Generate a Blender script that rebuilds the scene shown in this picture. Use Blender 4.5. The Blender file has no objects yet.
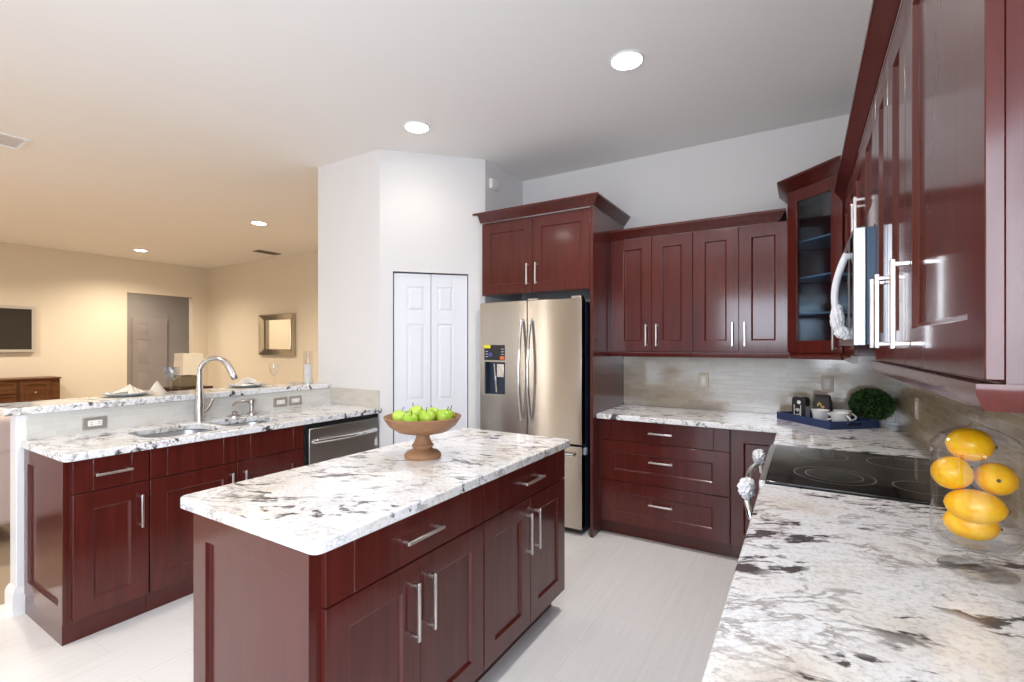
import bpy, bmesh, math, random
from mathutils import Vector, Matrix
from math import sin, cos, pi, radians, sqrt, atan2

random.seed(7)
S = bpy.context.scene
COL = S.collection

# ------------------------------------------------------------------ camera, world, big lights, exposure
cam_d = bpy.data.cameras.new('camera')
cam_d.sensor_width = 36.0
cam_d.lens = 36.0 * 477.36 / 1024.0
cam_d.shift_y = (345.58 - 341.0) / 1024.0
cam_d.clip_start = 0.02
cam = bpy.data.objects.new('camera', cam_d)
COL.objects.link(cam)
cam.location = (0, 0, 1.42)
cam.rotation_euler = (radians(90), 0, radians(31.364))
S.camera = cam

W = bpy.data.worlds.new('daylight')
S.world = W
W.use_nodes = True
W.node_tree.nodes['Background'].inputs[0].default_value = (0.78, 0.88, 1.0, 1)
W.node_tree.nodes['Background'].inputs[1].default_value = 0.55

def area_light(name, loc, size, size_y, power, color, direction):
    d = bpy.data.lights.new(name, 'AREA')
    d.shape = 'RECTANGLE'
    d.size, d.size_y = size, size_y
    d.energy, d.color = power, color
    o = bpy.data.objects.new(name, d)
    COL.objects.link(o)
    o.location = loc
    o.rotation_euler = Vector(direction).to_track_quat('-Z', 'Y').to_euler()
    return o

# daylight that falls in through the sliding doors and window in the wall behind the camera
area_light('daylight_kitchen_door_low', (-1.45, -2.02, 0.56), 3.0, 0.94, 20, (0.74, 0.85, 1.0), (0, 1, 0.0))
area_light('daylight_kitchen_door_high', (-0.45, -2.02, 1.86), 1.6, 0.80, 42, (0.80, 0.88, 1.0), (0.12, 1, 0.12))
area_light('daylight_side_window', (0.50, -0.75, 1.62), 1.75, 1.15, 54, (0.82, 0.89, 1.0), (-1, 0.30, 0.10))
area_light('daylight_living_door', (-6.6, -2.02, 1.25), 3.0, 2.3, 12, (1.0, 0.90, 0.78), (0, 1, 0.0))

for sx in (-4.83, -4.28):  # unseen strip lights added to reflect as streaks on the fridge doors
    area_light('fridge_streak_light', (sx, -2.01, 1.25), 0.12, 2.1, 8.0, (1.0, 0.94, 0.85), (0, 1, 0))

S.view_settings.view_transform = 'Standard'
S.view_settings.look = 'None'
S.view_settings.exposure = 0.25
S.view_settings.gamma = 1.0
S.view_settings.use_curve_mapping = False
try:
    S.cycles.use_denoising = True
    S.cycles.max_bounces = 10
    S.cycles.transparent_max_bounces = 16
    S.cycles.sample_clamp_indirect = 6.0
    S.cycles.caustics_reflective = False
    S.cycles.caustics_refractive = False
except Exception:
    pass

# ------------------------------------------------------------------ materials
def new_mat(name):
    m = bpy.data.materials.new(name)
    m.use_nodes = True
    nt = m.node_tree
    return m, nt, nt.nodes['Principled BSDF']

def plain(name, color, rough=0.5, metal=0.0, coat=0.0, coat_rough=0.05, spec=None, bump=0.0, bump_scale=200):
    m, nt, b = new_mat(name)
    b.inputs['Base Color'].default_value = (*color, 1)
    b.inputs['Roughness'].default_value = rough
    b.inputs['Metallic'].default_value = metal
    b.inputs['Coat Weight'].default_value = coat
    b.inputs['Coat Roughness'].default_value = coat_rough
    if spec is not None:
        b.inputs['Specular IOR Level'].default_value = spec
    n = nt.nodes.new('ShaderNodeTexNoise')
    n.inputs['Scale'].default_value = bump_scale
    g = nt.nodes.new('ShaderNodeNewGeometry')
    nt.links.new(g.outputs['Position'], n.inputs['Vector'])
    if bump:
        bp = nt.nodes.new('ShaderNodeBump')
        bp.inputs['Strength'].default_value = bump
        bp.inputs['Distance'].default_value = 0.002
        nt.links.new(n.outputs['Fac'], bp.inputs['Height'])
        nt.links.new(bp.outputs['Normal'], b.inputs['Normal'])
    return m

def ramp(nt, stops, interp='LINEAR'):
    r = nt.nodes.new('ShaderNodeValToRGB')
    r.color_ramp.interpolation = interp
    el = r.color_ramp.elements
    while len(el) < len(stops):
        el.new(0.5)
    for e, (p, c) in zip(el, stops):
        e.position = p
        e.color = (*c, 1) if len(c) == 3 else c
    return r

def gray(v):
    return (v, v, v)

def noise(nt, vec, scale, detail=2, rough=0.5, dist=0.0):
    n = nt.nodes.new('ShaderNodeTexNoise')
    n.inputs['Scale'].default_value = scale
    n.inputs['Detail'].default_value = detail
    n.inputs['Roughness'].default_value = rough
    n.inputs['Distortion'].default_value = dist
    nt.links.new(vec, n.inputs['Vector'])
    return n

def mapping(nt, vec, scale=(1, 1, 1), rot=(0, 0, 0), loc=(0, 0, 0)):
    mp = nt.nodes.new('ShaderNodeMapping')
    mp.inputs['Scale'].default_value = scale
    mp.inputs['Rotation'].default_value = rot
    mp.inputs['Location'].default_value = loc
    nt.links.new(vec, mp.inputs['Vector'])
    return mp

def position(nt):
    return nt.nodes.new('ShaderNodeNewGeometry').outputs['Position']

def mix(nt, fac, a, b, blend='MIX'):
    x = nt.nodes.new('ShaderNodeMix')
    x.data_type = 'RGBA'
    x.blend_type = blend
    for sock, v in ((x.inputs[0], fac), (x.inputs[6], a), (x.inputs[7], b)):
        if isinstance(v, (int, float)):
            sock.default_value = v
        elif isinstance(v, tuple):
            sock.default_value = (*v, 1)
        else:
            nt.links.new(v, sock)
    return x.outputs[2]

def math_node(nt, op, a, b=None):
    x = nt.nodes.new('ShaderNodeMath')
    x.operation = op
    for sock, v in ((x.inputs[0], a), (x.inputs[1], b)):
        if v is None:
            continue
        if isinstance(v, (int, float)):
            sock.default_value = v
        else:
            nt.links.new(v, sock)
    return x.outputs[0]

def wood(name, dark, light, grain=(30, 30, 2.2), rough=0.3, coat=0.5, coat_rough=0.12):
    m, nt, b = new_mat(name)
    p = position(nt)
    mp = mapping(nt, p, grain)
    n1 = noise(nt, mp.outputs[0], 1.0, 5, 0.6, 0.6)
    n2 = noise(nt, p, 2.3, 2)
    r = ramp(nt, [(0.3, dark), (0.72, light)])
    nt.links.new(n1.outputs['Fac'], r.inputs[0])
    c = mix(nt, math_node(nt, 'MULTIPLY', n2.outputs['Fac'], 0.5), r.outputs[0], dark)
    nt.links.new(c, b.inputs['Base Color'])
    b.inputs['Roughness'].default_value = rough
    b.inputs['Specular IOR Level'].default_value = 0.12
    b.inputs['Coat Weight'].default_value = coat
    b.inputs['Coat Roughness'].default_value = coat_rough
    return m

def granite():
    m, nt, b = new_mat('granite_white')
    p = position(nt)
    warp = noise(nt, p, 3.2, 3)
    wv = nt.nodes.new('ShaderNodeVectorMath')
    wv.operation = 'MULTIPLY_ADD'
    nt.links.new(warp.outputs['Color'], wv.inputs[0])
    wv.inputs[1].default_value = (0.16, 0.16, 0.16)
    nt.links.new(p, wv.inputs[2])
    pw = wv.outputs[0]
    # cloudy ground: white, cream and pale grey
    n_base = noise(nt, pw, 3.0, 4, 0.55)
    r_base = ramp(nt, [(0.26, (0.62, 0.54, 0.45)), (0.38, (0.82, 0.79, 0.75)), (0.48, (0.87, 0.87, 0.87)), (0.64, (0.86, 0.87, 0.89)), (0.76, (0.64, 0.65, 0.69))])
    nt.links.new(n_base.outputs['Fac'], r_base.inputs[0])
    # fine crystalline speckle
    n_sp = noise(nt, p, 70, 3, 0.7)
    r_sp = ramp(nt, [(0.36, gray(0.62)), (0.52, gray(1.0))])
    nt.links.new(n_sp.outputs['Fac'], r_sp.inputs[0])
    c = mix(nt, 0.55, r_base.outputs[0], r_sp.outputs[0], 'MULTIPLY')
    turned = mapping(nt, pw, (1, 1, 1), (0, 0, radians(-22))).outputs[0]
    def mask(scale, loc, lo, hi, detail=2):
        n = noise(nt, mapping(nt, p, (1, 1, 1), (0, 0, 0), loc).outputs[0], scale, detail)
        r = ramp(nt, [(lo, gray(0)), (hi, gray(1))])
        nt.links.new(n.outputs['Fac'], r.inputs[0])
        return r.outputs[0]
    def ridge(scale, loc, w0, w1, detail):
        n = noise(nt, mapping(nt, turned, scale, (0, 0, 0), loc).outputs[0], 1.0, detail, 0.6)
        d = math_node(nt, 'ABSOLUTE', math_node(nt, 'SUBTRACT', n.outputs['Fac'], 0.5))
        r = ramp(nt, [(0.0, gray(1)), (w0, gray(0.7)), (w1, gray(0))])
        nt.links.new(d, r.inputs[0])
        return r.outputs[0]
    # hairline grey veining
    f1 = math_node(nt, 'MULTIPLY', ridge((10, 26, 16), (0, 0, 0), 0.007, 0.022, 4), mask(5.0, (1, 2, 3), 0.38, 0.56))
    c = mix(nt, math_node(nt, 'MULTIPLY', f1, 0.30), c, (0.32, 0.27, 0.25))
    # drifting brown wisps
    f2 = math_node(nt, 'MULTIPLY', ridge((5.0, 12, 10), (4, 1, 7), 0.012, 0.030, 5), mask(3.4, (8, 3, 1), 0.45, 0.55))
    c = mix(nt, math_node(nt, 'MULTIPLY', f2, 0.7), c, (0.20, 0.15, 0.125))
    # dark mica clusters, strung out along the drift
    n_d = noise(nt, mapping(nt, turned, (9, 22, 20), (0, 0, 0), (3.1, 1.7, 0.4)).outputs[0], 1.0, 4, 0.62)
    r_d = ramp(nt, [(0.545, gray(0)), (0.60, gray(1))])
    nt.links.new(n_d.outputs['Fac'], r_d.inputs[0])
    fd = math_node(nt, 'MULTIPLY', r_d.outputs[0], mask(3.6, (5.2, 2.3, 9.1), 0.44, 0.54))
    c = mix(nt, math_node(nt, 'MULTIPLY', fd, 0.93), c, (0.040, 0.026, 0.028))
    nt.links.new(c, b.inputs['Base Color'])
    b.inputs['Roughness'].default_value = 0.12
    b.inputs['Specular IOR Level'].default_value = 0.5
    return m

def tile_splash(name, axis, ca, cb, mortar, coat=1.0):
    m, nt, b = new_mat(name)
    p = position(nt)
    sx = nt.nodes.new('ShaderNodeSeparateXYZ')
    nt.links.new(p, sx.inputs[0])
    cx = nt.nodes.new('ShaderNodeCombineXYZ')
    nt.links.new(sx.outputs[axis], cx.inputs[0])
    nt.links.new(sx.outputs[2], cx.inputs[1])
    br = nt.nodes.new('ShaderNodeTexBrick')
    nt.links.new(cx.outputs[0], br.inputs['Vector'])
    br.inputs['Scale'].default_value = 1.0
    br.inputs['Brick Width'].default_value = 0.105
    br.inputs['Row Height'].default_value = 0.034
    br.inputs['Mortar Size'].default_value = 0.0016
    br.inputs['Mortar Smooth'].default_value = 0.2
    br.inputs['Color1'].default_value = (*ca, 1)
    br.inputs['Color2'].default_value = (*cb, 1)
    br.inputs['Mortar'].default_value = (*mortar, 1)
    nt.links.new(br.outputs['Color'], b.inputs['Base Color'])
    bp = nt.nodes.new('ShaderNodeBump')
    bp.inputs['Strength'].default_value = 0.5
    bp.inputs['Distance'].default_value = 0.001
    bp.invert = True
    nt.links.new(br.outputs['Fac'], bp.inputs['Height'])
    nt.links.new(bp.outputs['Normal'], b.inputs['Normal'])
    b.inputs['Roughness'].default_value = 0.14
    b.inputs['IOR'].default_value = 1.6
    b.inputs['Coat Weight'].default_value = coat * 0.8
    b.inputs['Coat IOR'].default_value = 1.6
    b.inputs['Coat Roughness'].default_value = 0.10
    return m

def floor_tile():
    m, nt, b = new_mat('floor_porcelain')
    p = position(nt)
    br = nt.nodes.new('ShaderNodeTexBrick')
    mp = mapping(nt, p, (1, 1, 1), (0, 0, radians(90)))
    nt.links.new(mp.outputs[0], br.inputs['Vector'])
    br.offset = 0.5
    br.inputs['Scale'].default_value = 1.0
    br.inputs['Brick Width'].default_value = 0.61
    br.inputs['Row Height'].default_value = 0.305
    br.inputs['Mortar Size'].default_value = 0.0015
    br.inputs['Color1'].default_value = (0.87, 0.85, 0.83, 1)
    br.inputs['Color2'].default_value = (0.88, 0.86, 0.84, 1)
    br.inputs['Mortar'].default_value = (0.78, 0.755, 0.73, 1)
    st = mapping(nt, p, (55, 2.0, 10))
    n = noise(nt, st.outputs[0], 1.0, 4, 0.6)
    r = ramp(nt, [(0.3, gray(0.93)), (0.7, gray(1.0))])
    nt.links.new(n.outputs['Fac'], r.inputs[0])
    c = mix(nt, 1.0, br.outputs['Color'], r.outputs[0], 'MULTIPLY')
    nt.links.new(c, b.inputs['Base Color'])
    b.inputs['Roughness'].default_value = 0.22
    return m

def brushed(name, color, rough, scale, aniso=0.0, rot=0.0):
    m, nt, b = new_mat(name)
    p = position(nt)
    mp = mapping(nt, p, scale)
    n = noise(nt, mp.outputs[0], 1.0, 3, 0.6)
    r = ramp(nt, [(0.3, tuple(v * 0.94 for v in color)), (0.7, color)])
    nt.links.new(n.outputs['Fac'], r.inputs[0])
    nt.links.new(r.outputs[0], b.inputs['Base Color'])
    rr = nt.nodes.new('ShaderNodeMapRange')
    rr.inputs['To Min'].default_value = rough * 0.85
    rr.inputs['To Max'].default_value = rough * 1.15
    nt.links.new(n.outputs['Fac'], rr.inputs['Value'])
    nt.links.new(rr.outputs[0], b.inputs['Roughness'])
    b.inputs['Metallic'].default_value = 1.0
    if aniso:
        b.inputs['Anisotropic'].default_value = aniso
        tg = nt.nodes.new('ShaderNodeTangent')
        tg.direction_type = 'RADIAL'
        tg.axis = 'Z'
        nt.links.new(tg.outputs[0], b.inputs['Tangent'])
        b.inputs['Anisotropic Rotation'].default_value = rot
    return m

def thin_glass(name, tint=(1, 1, 1), ior=1.45, rough=0.02, edge=4.0):
    m = bpy.data.materials.new(name)
    m.use_nodes = True
    nt = m.node_tree
    nt.nodes.clear()
    out = nt.nodes.new('ShaderNodeOutputMaterial')
    t = nt.nodes.new('ShaderNodeBsdfTransparent')
    t.inputs[0].default_value = (*tint, 1)
    g = nt.nodes.new('ShaderNodeBsdfGlossy')
    g.inputs['Roughness'].default_value = rough
    lw = nt.nodes.new('ShaderNodeLayerWeight')
    lw.inputs[0].default_value = 0.5
    r0 = ((ior - 1) / (ior + 1)) ** 2
    p5 = math_node(nt, 'POWER', lw.outputs['Facing'], edge)
    fac = math_node(nt, 'ADD', math_node(nt, 'MULTIPLY', p5, 0.6), r0)
    mx = nt.nodes.new('ShaderNodeMixShader')
    nt.links.new(fac, mx.inputs[0])
    nt.links.new(t.outputs[0], mx.inputs[1])
    nt.links.new(g.outputs[0], mx.inputs[2])
    nt.links.new(mx.outputs[0], out.inputs[0])
    return m

def glow(name, color, strength):
    m, nt, b = new_mat(name)
    b.inputs['Base Color'].default_value = (0.9, 0.9, 0.9, 1)
    b.inputs['Emission Color'].default_value = (*color, 1)
    b.inputs['Emission Strength'].default_value = strength
    return m

def speckled(name, a, bcol, scale, rough, bump=0.0, lo=0.4, hi=0.6):
    m, nt, b = new_mat(name)
    tc = nt.nodes.new('ShaderNodeTexCoord')
    n = noise(nt, tc.outputs['Object'], scale, 3)
    r = ramp(nt, [(lo, a), (hi, bcol)])
    nt.links.new(n.outputs['Fac'], r.inputs[0])
    nt.links.new(r.outputs[0], b.inputs['Base Color'])
    b.inputs['Roughness'].default_value = rough
    if bump:
        bp = nt.nodes.new('ShaderNodeBump')
        bp.inputs['Strength'].default_value = bump
        bp.inputs['Distance'].default_value = 0.003
        nt.links.new(n.outputs['Fac'], bp.inputs['Height'])
        nt.links.new(bp.outputs['Normal'], b.inputs['Normal'])
    return m

M = {}
M['cherry'] = wood('cherry_wood', (0.062, 0.0085, 0.0060), (0.118, 0.0165, 0.0115), rough=0.40, coat=0.85, coat_rough=0.12)
M['cherry_side'] = wood('cherry_panel_wood', (0.068, 0.0092, 0.0066), (0.090, 0.0125, 0.0090), rough=0.42, coat=0.85, coat_rough=0.12)
M['cabinet_inside'] = plain('cabinet_inside', (0.05, 0.02, 0.018), 0.5)
M['gap'] = plain('shadow_gap_black', (0.012, 0.006, 0.006), 0.7)
M['granite'] = granite()
M['floor'] = floor_tile()
M['floor_tan'] = plain('tan_floor', (0.34, 0.26, 0.18), 0.4, bump=0.1, bump_scale=40)
M['ceiling'] = plain('ceiling_paint', (0.87, 0.845, 0.825), 0.9, bump=0.15, bump_scale=60)
M['wall'] = plain('wall_paint_white', (0.77, 0.75, 0.74), 0.75, bump=0.08, bump_scale=120)
M['beige'] = plain('wall_paint_beige', (0.72, 0.635, 0.51), 0.8, bump=0.08, bump_scale=120)
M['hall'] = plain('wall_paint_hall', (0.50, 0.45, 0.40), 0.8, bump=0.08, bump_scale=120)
M['white_trim'] = plain('white_gloss_paint', (0.84, 0.84, 0.85), 0.35)
M['door_white'] = plain('door_white_paint', (0.80, 0.81, 0.85), 0.4)
M['splash_x'] = tile_splash('splash_tile_back', 0, (0.39, 0.31, 0.22), (0.48, 0.40, 0.29), (0.47, 0.41, 0.33))
M['splash_y'] = tile_splash('splash_tile_side', 1, (0.46, 0.35, 0.22), (0.56, 0.45, 0.31), (0.62, 0.54, 0.42), 0.15)  # tinted warmer, the lack of blue daylight here is put into the colour
M['splash_bar'] = tile_splash('splash_tile_bar', 1, (0.62, 0.61, 0.57), (0.68, 0.66, 0.62), (0.70, 0.69, 0.66))
M['splash_bar_x'] = tile_splash('splash_tile_bar_end', 0, (0.56, 0.51, 0.44), (0.62, 0.57, 0.50), (0.62, 0.59, 0.54))
M['steel'] = brushed('stainless_steel', (0.52, 0.47, 0.42), 0.22, (160, 160, 1.2), 0.85, 0.25)
M['steel_h'] = brushed('stainless_steel_horizontal', (0.60, 0.57, 0.53), 0.28, (160, 1.2, 160))
M['steel_dw'] = plain('satin_steel_warm', (0.46, 0.44, 0.42), 0.30, metal=1.0)
M['pull'] = plain('satin_nickel_pull', (0.78, 0.74, 0.71), 0.30, metal=1.0)
M['steel_plain'] = plain('satin_steel', (0.62, 0.63, 0.65), 0.32, metal=1.0)
M['nickel'] = brushed('brushed_nickel', (0.58, 0.54, 0.51), 0.24, (90, 90, 90))
M['chrome'] = brushed('polished_steel', (0.80, 0.79, 0.78), 0.12, (60, 60, 60))
M['black'] = plain('black_plastic', (0.012, 0.012, 0.014), 0.45)
M['black_glass'] = plain('black_glass', (0.007, 0.0065, 0.006), 0.05)
M['blue_black'] = plain('appliance_side_dark', (0.020, 0.030, 0.055), 0.4)
M['mw_side'] = plain('appliance_side_blue_sheen', (0.05, 0.10, 0.17), 0.35)  # blue reflection on the microwave side, put into its base colour
M['film'] = plain('white_protective_film', (0.82, 0.82, 0.84), 0.3, coat=0.4, bump=1.0, bump_scale=90)
M['mark'] = plain('cooktop_ring_print', (0.16, 0.14, 0.12), 0.4)
M['white_plastic'] = plain('white_plastic', (0.82, 0.80, 0.77), 0.4)
M['outlet_slot'] = plain('outlet_slot', (0.1, 0.09, 0.08), 0.6)
M['outlet_steel'] = plain('outlet_plate_steel', (0.42, 0.38, 0.34), 0.4, metal=0.7)
M['beige_plastic'] = plain('beige_plastic', (0.62, 0.52, 0.40), 0.4)
M['bowl_wood'] = wood('turned_wood', (0.27, 0.135, 0.070), (0.42, 0.24, 0.135), (9, 9, 40), 0.45, 0.15, 0.3)
M['apple'] = speckled('green_apple_skin', (0.30, 0.50, 0.030), (0.47, 0.64, 0.085), 9, 0.28)
M['stem'] = plain('brown_stem', (0.10, 0.06, 0.03), 0.7)
M['lemon'] = speckled('yellow_orange_peel', (1.0, 0.47, 0.004), (1.0, 0.58, 0.010), 60, 0.32, 0.25)
M['glass'] = thin_glass('clear_glass', (0.985, 0.988, 0.99), 1.47, 0.03, 2.2)
M['pane'] = thin_glass('cabinet_pane_glass', (0.80, 0.86, 0.90), 1.7, 0.05)
M['shelf_glass'] = plain('shelf_glass_daylight_blue', (0.16, 0.26, 0.36), 0.25)  # blue daylight reflecting on the shelves is put into their colour
M['navy'] = plain('navy_lacquer', (0.022, 0.038, 0.115), 0.35)
M['ceramic'] = plain('white_ceramic', (0.86, 0.85, 0.83), 0.15, coat=0.3)
M['plate'] = plain('pale_blue_ceramic', (0.52, 0.57, 0.62), 0.2, coat=0.3)
M['linen'] = plain('cream_linen', (0.74, 0.68, 0.58), 0.9, bump=0.3, bump_scale=300)
M['leaf'] = speckled('boxwood_leaf', (0.012, 0.045, 0.008), (0.075, 0.18, 0.030), 30, 0.55)
M['leaf_core'] = plain('boxwood_core', (0.006, 0.018, 0.004), 0.9)
M['sideboard'] = wood('walnut_sideboard', (0.085, 0.032, 0.012), (0.17, 0.068, 0.026), (14, 3, 14), 0.4, 0.2, 0.2)
M['brass'] = plain('pale_brass_knob', (0.72, 0.62, 0.42), 0.3, metal=0.8)
M['screen'] = plain('dark_screen', (0.035, 0.031, 0.026), 0.15)
M['silver_frame'] = plain('silver_frame', (0.56, 0.52, 0.46), 0.4, metal=0.3)
M['mirror'] = plain('mirror_glass', (0.82, 0.80, 0.74), 0.03, metal=1.0)
M['mirror_frame'] = plain('mirrored_frame_bevel', (0.50, 0.45, 0.38), 0.12, metal=0.9)
M['sofa'] = plain('mauve_sofa_fabric', (0.50, 0.40, 0.38), 0.95, bump=0.3, bump_scale=250)
M['shade'] = plain('cream_lamp_shade', (0.72, 0.66, 0.56), 0.9)
M['olive'] = plain('olive_box_ceramic', (0.16, 0.13, 0.08), 0.5)
M['dark_wood'] = wood('espresso_table', (0.035, 0.015, 0.008), (0.06, 0.028, 0.014), (14, 3, 14), 0.4)
M['lamp'] = glow('lamp_lens', (1.0, 0.95, 0.86), 22)
M['vent'] = plain('vent_grey', (0.22, 0.18, 0.14), 0.6)
M['yellow'] = plain('yellow_sticker', (0.85, 0.72, 0.02), 0.5)
M['orange'] = plain('orange_sticker', (0.75, 0.16, 0.04), 0.5)
M['blue_print'] = plain('blue_print', (0.05, 0.07, 0.35), 0.4)
M['gold'] = plain('gold_print', (0.60, 0.45, 0.14), 0.4)
M['tan_print'] = plain('tan_print', (0.68, 0.42, 0.28), 0.5)
M['pack_black'] = plain('pack_black_foil', (0.016, 0.014, 0.018), 0.3)
M['pack_blue'] = plain('pack_side_blue', (0.07, 0.07, 0.17), 0.4)
M['pack_pale'] = plain('pack_side_pale', (0.55, 0.56, 0.66), 0.5)
M['candle'] = plain('white_candle_wax', (0.85, 0.82, 0.78), 0.6)
M['smoked'] = thin_glass('candle_glass', (0.90, 0.90, 0.90), 1.45)
M['window_frame'] = plain('window_frame_white', (0.80, 0.80, 0.80), 0.4)
M['sky_glass'] = thin_glass('window_pane_glass', (0.98, 0.99, 1.0), 1.3)

# ------------------------------------------------------------------ mesh helpers
class MB:
    """collects shapes for one mesh"""
    def __init__(self):
        self.bm = bmesh.new()

    def face(self, vs):
        try:
            return self.bm.faces.new(vs)
        except ValueError:
            return None

    def box(self, x0, x1, y0, y1, z0, z1):
        v = [self.bm.verts.new((x, y, z)) for z in (z0, z1) for x, y in ((x0, y0), (x1, y0), (x1, y1), (x0, y1))]
        for f in ((3, 2, 1, 0), (4, 5, 6, 7), (0, 1, 5, 4), (1, 2, 6, 5), (2, 3, 7, 6), (3, 0, 4, 7)):
            self.bm.faces.new([v[i] for i in f])
        return self

    def prism(self, pts, lo, hi, axis='z'):
        """polygon pts extruded along an axis; pts in the two other axes in order"""
        def P(a, b, t):
            return {'z': (a, b, t), 'y': (a, t, b), 'x': (t, a, b)}[axis]
        A = [self.bm.verts.new(P(a, b, lo)) for a, b in pts]
        B = [self.bm.verts.new(P(a, b, hi)) for a, b in pts]
        self.bm.faces.new(A[::-1])
        self.bm.faces.new(B)
        n = len(pts)
        for i in range(n):
            j = (i + 1) % n
            self.bm.faces.new([A[i], A[j], B[j], B[i]])
        return self

    def ring_loft(self, rings, close_start=True, close_end=True):
        R = [[self.bm.verts.new(p) for p in r] for r in rings]
        for a, b in zip(R, R[1:]):
            n = len(a)
            for i in range(n):
                j = (i + 1) % n
                self.face([a[i], a[j], b[j], b[i]])
        if close_start:
            self.face(R[0][::-1])
        if close_end:
            self.face(R[-1])
        return self

    def lathe(self, profile, segs=32, c=(0, 0, 0), sx=1.0, sy=1.0):
        """profile [(r, z)]; r == 0 at an end makes a pole"""
        rings = []
        for r, z in profile:
            if r <= 1e-6:
                rings.append(self.bm.verts.new((c[0], c[1], c[2] + z)))
            else:
                rings.append([self.bm.verts.new((c[0] + r * cos(2 * pi * i / segs) * sx, c[1] + r * sin(2 * pi * i / segs) * sy, c[2] + z)) for i in range(segs)])
        for a, b in zip(rings, rings[1:]):
            for i in range(segs):
                j = (i + 1) % segs
                if isinstance(a, list) and isinstance(b, list):
                    self.face([a[i], a[j], b[j], b[i]])
                elif isinstance(a, list):
                    self.face([a[i], a[j], b])
                elif isinstance(b, list):
                    self.face([a, b[j], b[i]])
        if isinstance(rings[0], list):
            self.face(rings[0][::-1])
        if isinstance(rings[-1], list):
            self.face(rings[-1])
        return self

    def lathe_open(self, profile, segs=32, c=(0, 0, 0)):
        rings = []
        for r, z in profile:
            if r <= 1e-6:
                rings.append(self.bm.verts.new((c[0], c[1], c[2] + z)))
            else:
                rings.append([self.bm.verts.new((c[0] + r * cos(2 * pi * i / segs), c[1] + r * sin(2 * pi * i / segs), c[2] + z)) for i in range(segs)])
        for a, b in zip(rings, rings[1:]):
            for i in range(segs):
                j = (i + 1) % segs
                if isinstance(a, list) and isinstance(b, list):
                    self.face([a[i], a[j], b[j], b[i]])
                elif isinstance(a, list):
                    self.face([a[i], a[j], b])
                elif isinstance(b, list):
                    self.face([a, b[j], b[i]])
        return self

    def tube(self, pts, radii, segs=12, flat=(1.0, 1.0)):
        pts = [Vector(p) for p in pts]
        if isinstance(radii, (int, float)):
            radii = [radii] * len(pts)
        rings = []
        prev = None
        for i, p in enumerate(pts):
            t = (pts[min(i + 1, len(pts) - 1)] - pts[max(i - 1, 0)]).normalized()
            if prev is None:
                ref = Vector((0, 0, 1)) if abs(t.z) < 0.9 else Vector((0, 1, 0))
                n = t.cross(ref).normalized()
            else:
                n = (prev - t * prev.dot(t)).normalized()
            prev = n
            b = t.cross(n)
            rings.append([p + (n * cos(2 * pi * k / segs) * flat[0] + b * sin(2 * pi * k / segs) * flat[1]) * radii[i] for k in range(segs)])
        return self.ring_loft(rings)

    def ball(self, c, r, sx=1, sy=1, sz=1, u=20, v=12):
        prof = [(r * sin(pi * i / v), -r * cos(pi * i / v)) for i in range(v + 1)]
        prof = [(0 if k in (0, v) else a, b * sz) for k, (a, b) in enumerate(prof)]
        return self.lathe(prof, u, c, sx, sy)

    def crumple(self, c, rx, ry, rz, jag=0.22):
        """a bunched-up wrap: an egg with sharp random folds"""
        g = bmesh.ops.create_icosphere(self.bm, subdivisions=4, radius=1.0)
        dirs = [(Vector((random.gauss(0, 1), random.gauss(0, 1), random.gauss(0, 1))).normalized() * random.uniform(5, 11), random.uniform(0, 6)) for _ in range(7)]
        for v in g['verts']:
            k = 1 + jag * sum(abs(sin(v.co.dot(d) + ph)) - 0.6 for d, ph in dirs) / 3.0
            v.co = Vector((c[0] + v.co.x * rx * k, c[1] + v.co.y * ry * k, c[2] + v.co.z * rz * k))
        return self

    def build(self, name, mat, parent=None, bevel=0.0, segs=2, smooth=True, angle=38, loc=None):
        bmesh.ops.recalc_face_normals(self.bm, faces=self.bm.faces)
        me = bpy.data.meshes.new(name)
        self.bm.to_mesh(me)
        self.bm.free()
        me.materials.append(mat)
        if smooth:
            for p in me.polygons:
                p.use_smooth = True
            me.set_sharp_from_angle(angle=radians(angle))
        o = bpy.data.objects.new(name, me)
        COL.objects.link(o)
        if parent is not None:
            o.parent = parent
        if loc is not None:
            o.location = loc
        if bevel:
            md = o.modifiers.new('bevel', 'BEVEL')
            md.width = bevel
            md.segments = segs
            md.limit_method = 'ANGLE'
            md.angle_limit = radians(40)
        return o

def arc(cx, cz, r, a0, a1, n):
    return [(cx + r * cos(radians(a0 + (a1 - a0) * i / n)), cz + r * sin(radians(a0 + (a1 - a0) * i / n))) for i in range(n + 1)]

def rounded_rect(x0, x1, y0, y1, r, n=5):
    return arc(x1 - r, y1 - r, r, 0, 90, n) + arc(x0 + r, y1 - r, r, 90, 180, n) + arc(x0 + r, y0 + r, r, 180, 270, n) + arc(x1 - r, y0 + r, r, 270, 360, n)

def tag(o, label, cat, group=None, kind=None):
    o['label'] = label
    o['category'] = cat
    if group:
        o['group'] = group
    if kind:
        o['kind'] = kind
    return o

def thing(name, label, cat, loc=(0, 0, 0), rotz=0.0, group=None):
    o = bpy.data.objects.new(name, None)
    COL.objects.link(o)
    o.empty_display_size = 0.05
    o.location = loc
    o.rotation_euler = (0, 0, rotz)
    return tag(o, label, cat, group)

def struct(o):
    o['kind'] = 'structure'
    return o

def copy_tree(o, parent=None):
    c = o.copy()
    COL.objects.link(c)
    if parent is not None:
        c.parent = parent
    for ch in list(o.children):
        copy_tree(ch, c)
    return c

def sbox(name, mat, *a, bevel=0.0):
    return struct(MB().box(*a).build(name, mat, bevel=bevel))

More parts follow.
